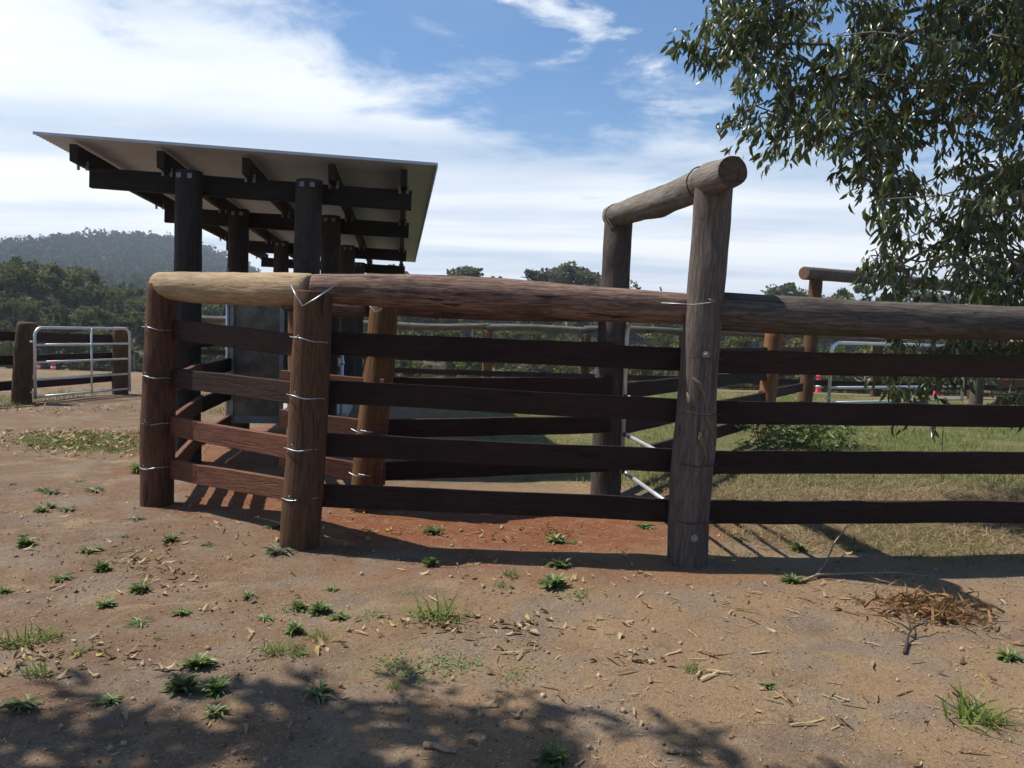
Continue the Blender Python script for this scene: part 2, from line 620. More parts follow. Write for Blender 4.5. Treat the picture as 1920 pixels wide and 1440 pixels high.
M['weed'] = leafmat('weed_leaf', [(0, (.075, .125, .045)), (.55, (.115, .180, .060)), (.88, (.17, .22, .09)), (1, (.28, .20, .09))], .5, .25, .4)
M['weed_grey'] = leafmat('grey_weed_leaf', [(0, (.13, .16, .10)), (.6, (.18, .21, .14)), (1, (.23, .25, .18))], .6, .15, .3)
M['grass'] = leafmat('green_grass', [(0, (.075, .135, .022)), (.55, (.125, .195, .034)), (.85, (.17, .21, .05)), (1, (.26, .22, .09))], .5, .3, .3, False)
M['straw'] = leafmat('dry_straw', [(0, (.15, .105, .055)), (.6, (.25, .185, .10)), (1, (.36, .28, .16))], .7, .2, .3, False)
M['litter'] = leafmat('fallen_leaf', [(0, (.10, .055, .028)), (.3, (.22, .13, .06)), (.65, (.34, .24, .13)), (.9, (.42, .33, .20)), (1, (.36, .27, .06))], .7, .1, .3, False)
M['dead_fern'] = leafmat('dead_brown_frond', [(0, (.11, .048, .022)), (.6, (.20, .095, .042)), (1, (.30, .17, .08))], .7, .15, .3, False)
M['clod'] = plain('earth_clod', (.17, .11, .075), .95, 0, .3, 40, .3, .1)
M['bolt'] = plain('dull_bolt', (.26, .26, .26), .6, .5, .2, 40, .1)
M['pebble'] = plain('pebble', (.33, .25, .175), .9, 0, .35, 9, .3, .2)


def ground_material():
    m, g, bs, _ = new_mat('earth_and_grass')
    pos = g.n('ShaderNodeNewGeometry').outputs['Position']
    px, py, pz = g.sep(pos)
    nb = g.noise(pos, .45, 5, .6, .5)
    nm = g.noise(pos, 1.9, 6, .62, .4)
    nf = g.noise(pos, 14, 6, .7)
    nff = g.noise(pos, 95, 4, .7)
    sand = (.300, .205, .120)
    brown = (.200, .128, .084)
    grey = (.235, .188, .146)
    red = (.225, .075, .030)
    straw = (.225, .165, .092)
    green = (.085, .120, .028)
    paddock = (.30, .22, .115)
    # left of the picture the dirt is browner, to the right sandier; trodden grey patches
    side = g.ramp(g.math('ADD', px, g.math('MULTIPLY', g.math('SUBTRACT', nb, .5), 5.0)), -2.4, 1.3)
    c = g.mix(side, brown, sand)
    c = g.mix(g.math('MULTIPLY', g.ramp(nm, .47, .60), .9), c, grey)
    c = g.mix(g.math('MULTIPLY', g.ramp(g.noise(pos, 1.15, 6, .65, .8), .53, .63), .6), c, (.150, .112, .086))
    c = g.mix(g.math('MULTIPLY', g.ramp(g.noise(pos, 1.45, 5, .6, .9), .55, .66), .7), c, (.36, .26, .155))
    c = g.mix(g.math('MULTIPLY', g.ramp(g.noise(pos, 3.1, 5, .6, .3), .50, .68), .45), c, brown)
    # red subsoil along the front fence and in the race
    def blob(cx, cy, rx, ry, k=1.0):
        a = g.math('POWER', g.math('DIVIDE', g.math('SUBTRACT', px, cx), rx), 2.0)
        b = g.math('POWER', g.math('DIVIDE', g.math('SUBTRACT', py, cy), ry), 2.0)
        d = g.math('ADD', g.math('SQRT', g.math('ADD', a, b)), g.math('MULTIPLY', g.math('SUBTRACT', nm, .5), 1.3))
        return g.math('MULTIPLY', g.ramp(d, 1.1, .55), k)
    for args in ((-.1, 6.1, 2.0, .85, .95), (-2.2, 7.1, .9, 1.1, .8), (1.2, 6.6, .9, .9, .8), (.4, 5.0, 1.8, .35, .4), (-3.3, 9.8, 1.2, 2.5, .6)):
        c = g.mix(blob(*args), c, red)
    # yard inside the fence: dry straw, then green
    inside = g.math('MULTIPLY', g.ramp(g.math('ADD', py, g.math('MULTIPLY', g.math('SUBTRACT', nm, .5), 1.2)), 5.5, 6.3),
                    g.ramp(g.math('ADD', px, g.math('MULTIPLY', g.math('SUBTRACT', nb, .5), 2.0)), 1.0, 2.2))
    c = g.mix(g.math('MULTIPLY', inside, .85), c, straw)
    yard = g.math('MULTIPLY', g.ramp(g.math('ADD', py, g.math('MULTIPLY', g.math('SUBTRACT', nm, .5), 3.0)), 7.6, 9.0),
                  g.ramp(g.math('SUBTRACT', px, g.math('MULTIPLY', py, -.03)), -1.6, -.6))
    c = g.mix(g.math('MULTIPLY', yard, g.math('ADD', .45, g.math('MULTIPLY', g.ramp(nm, .35, .6), .5))), c, green)
    far = g.ramp(g.math('ADD', py, g.math('MULTIPLY', g.math('SUBTRACT', nb, .5), 8.0)), 17, 27)
    c = g.mix(g.math('MULTIPLY', far, .85), c, g.mix(g.ramp(nb, .4, .62), paddock, (.17, .155, .060)))
    c = g.mix(g.ramp(py, 60, 100), c, (.075, .075, .035))
    # grain
    c = g.mix(g.math('MULTIPLY', g.ramp(g.noise(pos, 6.5, 6, .7, .6), .46, .68), .45), c, (.30, .225, .15))
    c = g.mix(g.math('MULTIPLY', g.ramp(g.noise(pos, 42, 4, .75), .50, .68), .5), c, (.105, .066, .044))
    c = g.mix(g.math('MULTIPLY', g.ramp(nff, .5, .72), .5), c, (.40, .31, .21))
    c = g.mix(g.math('MULTIPLY', g.ramp(nf, .56, .74), .40), c, (.085, .052, .034))
    c = g.mix(g.math('MULTIPLY', g.ramp(nff, .46, .28), .55), c, (.07, .043, .03))
    c = g.mix(1.0, c, (.86, .83, .795), 'MULTIPLY')
    g.put(bs.inputs['Base Color'], c)
    bs.inputs['Roughness'].default_value = .95
    bs.inputs['Specular IOR Level'].default_value = .15
    h = g.math('ADD', g.math('MULTIPLY', nf, 1.0), g.math('MULTIPLY', nff, .35))
    h = g.math('ADD', h, g.math('MULTIPLY', g.noise(pos, 38, 5, .7), .7))
    bump(g, bs, h, .75, .03)
    return m


M['ground'] = ground_material()

# ------------------------------------------------------------------ the ground
def grid_axis(segs):
    out = []
    for a, b, st in segs:
        out += list(np.arange(a, b, st))
    return np.array(out + [segs[-1][1]])


gx = grid_axis([(-1500, -400, 60), (-400, -60, 12), (-60, -12, 1.5), (-12, -4.2, .2), (-4.2, 5.2, .045), (5.2, 14, .2), (14, 70, 1.5), (70, 400, 14), (400, 1500, 60)])
gy = grid_axis([(-60, -4, 2), (-4, 2.0, .25), (2.0, 9.0, .045), (9.0, 16, .12), (16, 30, .4), (30, 100, 1.5), (100, 700, 10), (700, 1900, 60)])
GX, GY = np.meshgrid(gx, gy)
GZ = gz(GX, GY)
nearmask = (1 - sstep(9, 16, np.abs(GY))) * (1 - sstep(8, 14, np.abs(GX)))
GZ = GZ + nearmask * ((fbm(GX * 9, GY * 9, 21, 3) - .45) * .010)
nx, ny = len(gx), len(gy)
idx = np.arange(nx * ny).reshape(ny, nx)
GF = np.stack([idx[:-1, :-1], idx[:-1, 1:], idx[1:, 1:], idx[1:, :-1]], -1).reshape(-1, 4)
ground = obj('ground', npmesh('ground', np.stack([GX, GY, GZ], -1).reshape(-1, 3), GF, M['ground'], True))
tag(ground, kind='structure')

# ------------------------------------------------------------------ front fence and gateway
POST = [M['post'], M['end']]
TAN = [M['post_tan'], M['end_red']]
ARCH = [M['arch'], M['end']]


def gpost(name, bx, by, tx, ty, r0, r1, mats, parent, d=None, **kw):
    b = gp(bx, by) if d is None else at(bx, by, d)
    t = at(tx, ty, b.y)
    ax = (t - b).normalized()
    return log(name, b - ax * .35, t, r0, r1, mats, parent, **kw), b, t


def ring(name, c, ax, r, parent, rad=.005, a0=0.0, a1=2 * math.pi, tilt=.0, mat='wire', seed=0):
    """a wire loop round a post or log at c"""
    fr = frame(c, ax)
    pts = []
    for k in range(25):
        a = a0 + (a1 - a0) * k / 24
        pts.append(fr @ Vector((r * math.cos(a), r * math.sin(a), tilt * math.sin(a * 1 + seed) * r + .004 * math.sin(a * 5 + seed))))
    return tube(name, pts, rad, M[mat], parent, 6)


A0 = gp(294, 946); B0 = gp(562, 1022); C0 = gp(1290, 1053)
front = empty('timber_fence', B0, 'front rail fence of dark planks and log top rails nearest the viewer', 'fence')
pA, A0, At = gpost('post', 294, 946, 303, 532, .135, .120, POST, front, bulges=((1.0, math.pi, .035, .2), (1.55, 3.4, .02, .15)), rough=.085, bend=.015)
pB, B0, Bt = gpost('post', 562, 1022, 588, 546, .138, .125, POST, front, rough=.07, flare=.06)
tag(pB, 'straight brown corner post with wire ties')

# gateway of two tall posts and a cross log
gate_arch = empty('timber_gateway', C0, 'tall gateway of two grey posts with a log across the top', 'gateway')
pC, C0, Ct = gpost('post', 1290, 1053, 1338, 335, .140, .118, ARCH, gate_arch, rough=.075, bend=.02, bulges=((2.35, 3.3, .02, .1), (1.2, 4.2, .02, .2)))
pF, F0, Ft = gpost('post', 1135, 928, 1160, 412, .145, .125, ARCH, gate_arch, rough=.085, bulges=((1.9, 3.0, .03, .15), (2.6, 2.5, .03, .12)))
al0 = at(1370, 322, C0.y - .40); al1 = at(1146, 408, F0.y + .12)
lintel = log('cross_log', al0, al1, .098, .100, [M['arch_log'], M['end']], gate_arch, rough=.08, rm=.108, bend=.05, segs=34, bulges=((.35, 1.2, .02, .15), (1.5, 4.2, .02, .2)))
for f, nm in ((.17, 1), (.93, 2)):
    ring('wire_tie', al0.lerp(al1, f), (al1 - al0), .106, lintel, .005, mat='twig_dark', seed=nm)

# top rails
rAB = log('top_rail', at(300, 537, A0.y + .02), at(588, 541, B0.y + .10), .106, .100, [M['rail_peeled'], M['rail_peeled']], front, rough=.06, rm=.125, cap_round=2.0, bulges=((.9, 1.0, .012, .15), (1.4, 4.4, .01, .1)))
tag(rAB, 'pale peeled log forming the left top rail')
rBC = log('top_rail', at(586, 543, B0.y + .10), at(1285, 578, C0.y + .10), .092, .105, [M['rail_bark'], M['end']], front, rough=.055, rm=.124, segs=44, bend=.02)
R0 = at(1330, 583, C0.y + .06); R1 = at(2120, 614, 5.85)
rR = log('top_rail', R0, R1, .128, .118, [M['rail_grey'], M['end']], front, rough=.05, rm=.125, segs=44, bulges=((2.75, 3.6, .03, .12),))
pR, Rb, Rt = gpost('post', 2110, 1040, 2116, 560, .14, .125, POST, front, rough=.05)

# planks
PH, PT = .158, .048
for (ya, yb) in ((622, 644), (712, 734), (803, 838), (884, 918)):
    red = ya > 780
    plank('plank', at(300, ya - 8, A0.y + .10), at(575, yb + 6, B0.y + .12), PH, PT, M['plank_red' if red else 'plank'], front, sag=.0)
for (ya, yb) in ((640, 675), (732, 772), (831, 866), (927, 959)):
    plank('plank', at(570, ya, B0.y + .12), at(1300, yb, C0.y + .12), PH, PT, M['plank'], front, sag=rnd.uniform(-.004, .006))
for (ya, yb) in ((677, 691), (773, 783), (867, 868), (960, 959)):
    plank('plank', at(1295, ya, C0.y + .13), at(2120, yb, 5.86), PH, PT, M['plank'], front, sag=rnd.uniform(-.004, .006))

# wire ties
def post_ties(post, b, t, r, ys, xs=None):
    ax = (t - b).normalized()
    for i, y in enumerate(ys):
        c0 = at(0, y, b.y)
        z = at((b.x / b.y) * 1500 + 960, y, b.y).z
        c = b + ax * ((z - b.z) / ax.z)
        ring('wire_tie', c, ax, r * 1.06, post, (.0036), math.pi * .65, math.pi * 1.36, .12, seed=i)
        k = frame(c, ax) @ Vector((r * 1.08 * math.cos(math.pi * .95), r * 1.08 * math.sin(math.pi * .95), 0))
        tube('wire_twist', [k, k + Vector((-.015, -.012, .004)), k + Vector((-.030, -.010, .016)), k + Vector((-.022, -.02, .026))], .004, M['wire'], post, 5)


post_ties(pA, A0, At, .128, (616, 703, 789, 873))
post_ties(pB, B0, Bt, .133, (636, 739, 835, 929))
for i, (y) in enumerate((670, 771, 866, 972)):
    ax = (Ct - C0).normalized(); z = at(1300, y, C0.y).z
    c = C0 + ax * ((z - C0.z) / ax.z)
    ring('wire_tie', c, ax, .143, pC, .004, math.pi * .7, math.pi * 1.8, .05, 'twig_dark', i)
V_ = lambda x, y, d: at(x, y, d)
bd = B0.y - .15
tube('wire_tie', [at(546, 536, bd + .06), at(556, 556, bd), at(567, 574, bd - .01), at(592, 560, bd - .01), at(626, 537, bd + .08)], .005, M['wire'], front, 6)
ad = A0.y - .15
tube('wire_tie', [at(330, 526, ad + .03), at(305, 546, ad), at(284, 558, ad + .06), at(280, 556, ad + .08)], .005, M['wire'], front, 6)
cd = C0.y - .14
tube('wire_tie', [at(1240, 568, cd + .06), at(1280, 570, cd + .05), at(1300, 571, cd - .005), at(1335, 567, cd - .005), at(1328, 560, cd - .01), at(1341, 566, cd - .01)], .003, M['wire'], front, 6)


def washer(name, c, nrm, r, parent, mat='galv'):
    fr = frame(c, nrm)
    V = []; F = []
    prof = [(r, 0), (r, .006), (r * .55, .007), (r * .5, .018), (r * .25, .022)]
    for (q, z) in prof:
        for k in range(14):
            a = 2 * math.pi * k / 14
            V.append((q * math.cos(a), q * math.sin(a), z))
    for i in range(len(prof) - 1):
        for k in range(14):
            k2 = (k + 1) % 14
            F.append((i * 14 + k, i * 14 + k2, (i + 1) * 14 + k2, (i + 1) * 14 + k))
    F.append(tuple((len(prof) - 1) * 14 + k for k in range(14)))
    return obj(name, mesh(name, V, F, M[mat], smooth=False), fr, parent)


for (x, y) in ((1323, 665), (1302, 1009)):
    washer('bolt', at(x, y, C0.y - .128), Vector((.12, -1, 0)), .024, pC, 'bolt')
from mathutils.bvhtree import BVHTree
bv = BVHTree.FromPolygons([pC.matrix_basis @ v.co if pC.parent is None else W[pC.name] @ v.co for v in pC.data.vertices], [tuple(q.vertices) for q in pC.data.polygons])
# pale borer tracks that wander down the gateway post
for pts in (((1293, 706), (1303, 716), (1312, 735), (1316, 757), (1318, 780), (1327, 798), (1333, 815), (1336, 832)),
            ((1284, 734), (1286, 750), (1289, 764)), ((1303, 806), (1307, 820), (1313, 838), (1316, 852), (1314, 872)), ((1298, 878), (1299, 892))):
    V = []; F = []
    for i, (x, y) in enumerate(pts):
        wd = (3.2 + 2.2 * math.sin(i * 1.7)) if 0 < i < len(pts) - 1 else 1.2
        for s in (-1, 0, 1):
            q = at(x + s * wd, y, C0.y)
            hit = bv.ray_cast(Vector((q.x, C0.y - 1, q.z)), Vector((0, 1, 0)))[0]
            yy = (hit.y if hit else C0.y - .1) - (.003 if s == 0 else .0015)
            V.append(Vector((q.x, yy, q.z)))
    for i in range(len(pts) - 1):
        for s in range(2):
            F.append((i * 3 + s, i * 3 + s + 1, (i + 1) * 3 + s + 1, (i + 1) * 3 + s))
    p0 = V[0].copy(); V = [v - p0 for v in V]
    o = obj('borer_track', mesh('borer_track', V, F, M['track']), Matrix.Translation(p0), pC)
    md = o.modifiers.new('thickness', 'SOLIDIFY'); md.thickness = .006; md.offset = -1

# shreds of bark that stand up on the long front rail
for (x, y, x2, y2) in ((792, 524, 776, 516), (1010, 527, 976, 519), (1240, 545, 1237, 538), (700, 520, 745, 533)):
    a = at(x, y, B0.y + .08); b = at(x2, y2, B0.y + .05)
    tube('bark_shred', [a, a.lerp(b, .5) + Vector((0, 0, .006)), b], [.006, .005, .002], M['twig_dark'], rBC, 5)


# ------------------------------------------------------------------ pipe gates
def pipe_gate(name, label, p0, p1, zb, zt, nbars, mids, r=.02, corner=.14, sleeves=False):
    """p0 hinge foot, p1 latch foot; frame with rounded top corners"""
    e = empty(name, p0, label, 'gate')
    d = p1 - p0
    L = d.length; u = d.normalized()
    def q(s, z):
        b = p0 + u * s
        return Vector((b.x, b.y, b.z + z))
    fr = [q(0, zb)]
    for k in range(7):
        a = math.pi - k * math.pi / 12
        fr.append(q(corner + corner * math.cos(a), zt - corner + corner * math.sin(a)))
    for k in range(7):
        a = math.pi / 2 - k * math.pi / 12
        fr.append(q(L - corner + corner * math.cos(a), zt - corner + corner * math.sin(a)))
    fr.append(q(L, zb))
    tube('frame', fr, r, M['galv'], e, 10)
    for i in range(nbars):
        z = zb + .03 + (zt - zb - .03) * i / nbars
        b = tube('bar', [q(r * .3, z), q(L - r * .3, z)], r * .8, M['galv'], e, 10)
        if sleeves:
            a, c2 = q(.05, z), q(.17, z)
            tube('sleeve', [a, c2], r * .95, M['rubber'], b, 10)
            tube('collar', [q(.03, z), q(.05, z)], r * 1.05, M['galv'], b, 10)
            tube('collar', [q(.17, z), q(.19, z)], r * 1.05, M['galv'], b, 10)
    for s in mids:
        off = Vector((-u.y, u.x, 0)) * -r
        tube('upright', [q(L * s, zb + .03) + off, q(L * s, zt) + off], r * .7, M['galv'], e, 8)
    for z in (zb + .12, zt - .25):
        a = q(0, z)
        tube('hinge', [a + u * .0, a - u * .09], r * .7, M['galv'], e, 6)
    tube('latch_chain', [q(L, zb + .1), q(L + .03, zb + .03), q(L + .02, zb - .04), q(L - .01, zb + .02)], r * .35, M['galv'], e, 6)
    return e


g0 = Vector((F0.x + .13, F0.y - .10, 0)); g1 = Vector((C0.x + .02, C0.y + .20, 0))
pipe_gate('pipe_gate', 'galvanised pipe gate with black sleeved bars closing the tall gateway', g0, g1, .23, 1.64, 4, (), .022, .16, True)

# ------------------------------------------------------------------ inner fence of the race (behind the front fence)
inner = empty('timber_fence', gp(690, 925), 'short inner fence with fresh red planks behind the front fence', 'fence')
pD, D0, Dt = gpost('post', 688, 955, 718, 572, .135, .118, TAN, inner, rough=.06, bulges=((1.35, math.pi, .03, .15),))
E0 = at(556, 920, 7.2); E0.z = 0
pE = log('post', E0 - Vector((0, 0, .35)), E0 + Vector((.03, 0, 1.66)), .13, .115, TAN, inner, rough=.05)
for y0_, y1_ in ((.42, 0), (.78, 0), (1.13, 0), (1.46, 0)):
    zc = y0_ - PH / 2
    plank('plank', Vector((E0.x - .10, E0.y - .15, zc - .01)), Vector((D0.x + .16, D0.y - .15, zc - .03)), PH, PT, M['plank_red'], inner)
    plank('plank', Vector((D0.x - .04, D0.y + .02, zc - .03)), Vector((F0.x, F0.y - .14, zc - .01)), PH, PT, M['plank'], inner)
log('top_rail', Vector((E0.x - .1, E0.y, 1.72)), Vector((D0.x, D0.y + .05, 1.70)), .095, .10, [M['rail_bark'], M['end']], inner)
log('top_rail', Vector((D0.x, D0.y + .05, 1.71)), Vector((F0.x - .1, F0.y, 1.72)), .10, .095, [M['rail_bark'], M['end']], inner)
dd = D0.y - .14
tube('wire_tie', [at(689, 570, dd), at(704, 586, dd), at(716, 579, dd)], .005, M['wire'], inner, 6)
for (x, y) in ((672, 808), (668, 890)):
    tube('wire_tie', [at(x - 14, y - 4, dd - .05), at(x, y + 3, dd - .06), at(x + 26, y + 2, dd - .06), at(x + 4, y - 1, dd - .06)], .0042, M['wire'], inner, 6)

# ------------------------------------------------------------------ fence from the gateway back to the second gateway
side = empty('timber_fence', gp(1437, 815), 'plank fence running back from the tall gateway across the green yard', 'fence')
P1b = at(1430, 800, 12.7); P1b.z = gzf(P1b.x, P1b.y)
P2b = at(1505, 780, 15.6); P2b.z = gzf(P2b.x, P2b.y)
p1 = log('post', P1b - Vector((0, 0, .3)), P1b + Vector((.1, 0, 1.63)), .145, .13, TAN, side)
for z in (.36, .70, 1.05, 1.40):
    zc = z - PH / 2
    plank('plank', Vector((F0.x + .05, F0.y + .12, zc)), Vector((P1b.x - .05, P1b.y - .15, zc - .01)), PH, PT, M['plank'], side)
    plank('plank', Vector((P1b.x - .1, P1b.y - .10, zc)), Vector((P2b.x - .1, P2b.y - .14, zc)), PH, PT, M['plank_red' if z > 1.2 else 'plank'], side)

arch2 = empty('timber_gateway', P2b, 'distant gateway with one long log across two posts behind the tree', 'gateway')
t2 = at(1531, 520, P2b.y)
log('post', P2b - Vector((0, 0, .3)), t2, .135, .12, POST, arch2)
Q2b = at(1828, 770, 19.0); Q2b.z = gzf(Q2b.x, Q2b.y)
Q2t = at(1840, 548, 19.0)
log('post', Q2b - Vector((0, 0, .3)), Q2t, .15, .13, [M['arch'], M['end_red']], arch2)
log('cross_log', at(1507, 513, 15.4), at(1862, 541, 19.1), .125, .12, [M['arch'], M['end_red']], arch2, rough=.03, segs=50)

gr0 = at(1553, 770, 15.5); gr0.z = 0
gr1 = at(1802, 770, 17.6); gr1.z = 0
pipe_gate('pipe_gate', 'bright galvanised pipe gate in the distant gateway at the right', gr0, gr1, .30, 1.50, 4, (), .032, .22)

right_f = empty('timber_fence', Q2b, 'short run of sunlit tan planks right of the distant gateway', 'fence')
S1 = Vector((Q2b.x + .6, Q2b.y - .9, 0)); S2 = Vector((Q2b.x + 4.2, Q2b.y + .6, 0))
for S in (S1 + Vector((.4, .2, 0)), S2):
    log('post', S - Vector((0, 0, .3)), S + Vector((0, 0, 1.6)), .14, .13, TAN, right_f)
for z in (.42, .80, 1.18, 1.5):
    plank('plank', Vector((S1.x - 1.0, S1.y - .6, z - .09)), Vector((S2.x, S2.y - .16, z - .09)), .18, PT, M['plank_red'], right_f)

# ------------------------------------------------------------------ far log-topped yard fence
far_f = empty('timber_fence', Vector((0, 23, gzf(0, 23))), 'long yard fence with a crooked log top rail across the paddock', 'fence')
fx = [-.74 + 2.8 * k for k in range(-3, 8)]
for i, x in enumerate(fx):
    z0 = gzf(x, 23)
    log('post', Vector((x, 23, z0 - .2)), Vector((x + .02, 23, z0 + 1.56)), .15, .14, POST if i % 3 else TAN, far_f, sides=12, segs=8)
    if i < len(fx) - 1:
        x2 = fx[i + 1]
        z1 = gzf(x2, 23)
        for z in (.42, .80, 1.15):
            plank('plank', Vector((x, 22.84, z0 + z - .08)), Vector((x2, 22.84, z1 + z - .08)), .15, PT, M['plank'], far_f)
        log('top_rail', Vector((x - .05, 23, z0 + 1.66 + rnd.uniform(-.03, .03))), Vector((x2 + .05, 23, z1 + 1.66 + rnd.uniform(-.03, .03))), .10, .09,
            [M['rail_peeled'] if i in (7, 8) else M['rail_grey'], M['end']], far_f, sides=12, segs=14, bend=.06, rough=.07)

# ------------------------------------------------------------------ left fence and gate beyond the track
left_f = empty('timber_fence', gp(42, 756), 'brown plank fence with thick round posts at the far left', 'fence')
G1, G1b, G1t = gpost('post', 42, 756, 49, 604, .165, .155, POST, left_f, cap_round=2)
G2, G2b, G2t = gpost('post', 224, 739, 229, 613, .165, .155, POST, left_f, cap_round=2)
G0b = G1b + (G1b - G2b) * 1.0
log('post', G0b - Vector((0, 0, .3)), G0b + Vector((0, 0, 1.42)), .17, .16, POST, left_f)
for (ya, yb, yc) in ((631, 633, 636), (674, 672, 668), (721, 719, 706)):
    a = at(40, ya, G1b.y + .17); b = at(226, yc, G2b.y + .17)
    plank('plank', a, b, .17, PT, M['plank'], left_f)
    plank('plank', a + (a - b) * 1.0, a, .17, PT, M['plank'], left_f)
l0 = at(66, 745, 14.1); l0.z = gzf(l0.x, l0.y); l1 = at(243, 733, 16.4); l1.z = gzf(l1.x, l1.y)
pipe_gate('pipe_gate', 'galvanised pipe gate standing against the far left fence', l0, l1, .10, 1.36, 4, (.55,), .026, .16)

# ------------------------------------------------------------------ low fence far down the slope
low = empty('timber_fence', Vector((0, 45, gzf(0, 45))), 'low two rail fence far down the slope before the trees', 'fence')
for k in range(-13, 15):
    x = -18.2 + 2.7 * k + 18.2
    z0 = gzf(x, 45)
    log('post', Vector((x, 45, z0 - .2)), Vector((x, 45, z0 + .85)), .10, .095, POST, low, sides=8, segs=4)
    if k < 14:
        z1 = gzf(x + 2.7, 45)
        for h in (.68, .34):
            plank('plank', Vector((x, 44.88, z0 + h)), Vector((x + 2.7, 44.88, z1 + h)), .10, PT, M['plank'], low)


# ------------------------------------------------------------------ pink bollards
def bollard(px, py, d, label):
    p = at(px, py, d); p.z = gzf(p.x, p.y)
    e = empty('traffic_bollard', p, label, 'bollard', 'pink bollards on the slope')
    def lathe(nm, prof, mat, parent):
        V = []; F = []
        for (r, z) in prof:
            for k in range(12):
                a = 2 * math.pi * k / 12
                V.append((r * math.cos(a), r * math.sin(a), z))
        for i in range(len(prof) - 1):
            for k in range(12):
                F.append((i * 12 + k, i * 12 + (k + 1) % 12, (i + 1) * 12 + (k + 1) % 12, (i + 1) * 12 + k))
        F.append(tuple((len(prof) - 1) * 12 + k for k in range(12)))
        return obj(nm, mesh(nm, V, F, M[mat]), Matrix.Translation(p), parent)
    lathe('base', [(.24, -.02), (.24, .05), (.16, .07)], 'black', e)
    lathe('body', [(.15, .06), (.115, .4), (.09, .85), (.10, .87), (.07, .93), (.075, .98), (.11, 1.0), (.11, 1.05), (.05, 1.08)], 'pink', e)
    lathe('reflective_band', [(.111, .52), (.115, .52), (.110, .60), (.104, .60)], 'white', e)


bollard(71, 708, 40, 'pink bollard nearest the far left fence post')
bollard(100, 706, 41, 'pink bollard seen through the middle of the left pipe gate')
bollard(1533, 752, 36, 'pink bollard left of the bright gate at the right')
bollard(1754, 757, 36, 'pink bollard seen through the bright gate at the right')

# ------------------------------------------------------------------ the roofed crush (shed)
S0 = Vector((-3.5, 8.6, 0))
cvec = Vector((.990, .141, 0)); dvec = Vector((-.141, .990, 0))
shed = empty('roofed_shelter', S0, 'open shelter of dark posts and beams under a corrugated roof', 'shelter')


def sp(s, t, z):
    p = S0 + cvec * s + dvec * t
    return Vector((p.x, p.y, z))


beam_t = (.20, 2.95, 7.0, 10.9)
post_t = (0, 2.75, 6.8, 10.7)


def roof_z(s):
    return 3.345 - .020 * (s + 1.5)


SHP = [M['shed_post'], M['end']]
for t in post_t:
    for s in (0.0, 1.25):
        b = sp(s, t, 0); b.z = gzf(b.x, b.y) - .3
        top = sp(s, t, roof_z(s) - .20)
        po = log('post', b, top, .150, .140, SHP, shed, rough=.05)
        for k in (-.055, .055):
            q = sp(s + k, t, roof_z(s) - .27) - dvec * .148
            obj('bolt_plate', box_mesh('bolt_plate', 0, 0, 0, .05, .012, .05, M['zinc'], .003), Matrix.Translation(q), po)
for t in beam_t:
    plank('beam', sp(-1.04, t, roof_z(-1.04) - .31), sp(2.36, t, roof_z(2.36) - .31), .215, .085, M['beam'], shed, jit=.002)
PURS = (-1.10, -.25, .61, 1.50, 2.27)
for s in PURS:
    pl_ = plank('rafter', sp(s, -.10, roof_z(s) - .115), sp(s, 12.05, roof_z(s) - .115), .175, .075, M['beam'], shed, jit=.002)
    for t in beam_t:
        for sg in (-1, 1):
            q = sp(s + sg * .043, t - .052, roof_z(s) - .20)
            obj('bracket', box_mesh('bracket', 0, 0, 0, .03, .012, .09, M['zinc'], .002), Matrix.Translation(q), pl_)
# corrugated sheet: the ribs run across the shelter
nt = int(12.45 / .019)
ts = np.linspace(-.25, 12.20, nt)
ss = np.array([-1.42, -.5, .55, 1.6, 2.62])
TT, SS = np.meshgrid(ts, ss, indexing='ij')
ZZ = 3.365 - .020 * (SS + 1.5) + .009 * np.sin(TT / .076 * 2 * np.pi)
base = np.stack([S0.x + cvec.x * SS + dvec.x * TT, S0.y + cvec.y * SS + dvec.y * TT, ZZ], -1).reshape(-1, 3)
nn_ = len(ss); ii = np.arange(len(base)).reshape(len(ts), nn_)
FF = np.stack([ii[:-1, :-1], ii[:-1, 1:], ii[1:, 1:], ii[1:, :-1]], -1).reshape(-1, 4)
roof = obj('roof_sheet', npmesh('roof_sheet', base - np.array(S0), FF, M['sheet'], True), Matrix.Translation(S0), shed)
md = roof.modifiers.new('thickness', 'SOLIDIFY'); md.thickness = .004; md.offset = 1
# folded trim along the right-hand edge
plank('edge_trim', sp(2.625, -.25, roof_z(2.62) + .015), sp(2.625, 12.2, roof_z(2.62) + .015), .05, .006, M['sheet'], shed, jit=0)
plank('edge_trim', sp(-1.42, -.255, 3.365), sp(2.62, -.255, roof_z(2.62) + .025), .030, .006, M['sheet'], shed, jit=0)

# race sides under the shelter
race = empty('timber_fence', sp(0, 0, 0), 'dark plank side of the race under the left shelter posts', 'fence')
race2 = empty('timber_fence', sp(1.25, 0, 0), 'dark plank side of the race under the right shelter posts', 'fence')
for z in (.42, .78, 1.13, 1.47):
    zc = z - PH / 2
    plank('plank', Vector((A0.x + .1, A0.y + .08, zc - .04)), sp(.15, -.02, zc - .04), PH, PT, M['plank_red' if z < 1.2 else 'plank'], race)
    plank('plank', sp(.17, -.1, zc - .06), sp(.17, 2.85, zc - .02), PH, PT, M['plank_red' if z < .5 else 'plank'], race)
    plank('plank', Vector((E0.x - .02, E0.y + .1, zc)), sp(1.08, 0, zc), PH, PT, M['plank'], race2)
    plank('plank', sp(1.08, .02, zc), sp(1.08, 2.8, zc), PH, PT, M['plank'], race2)

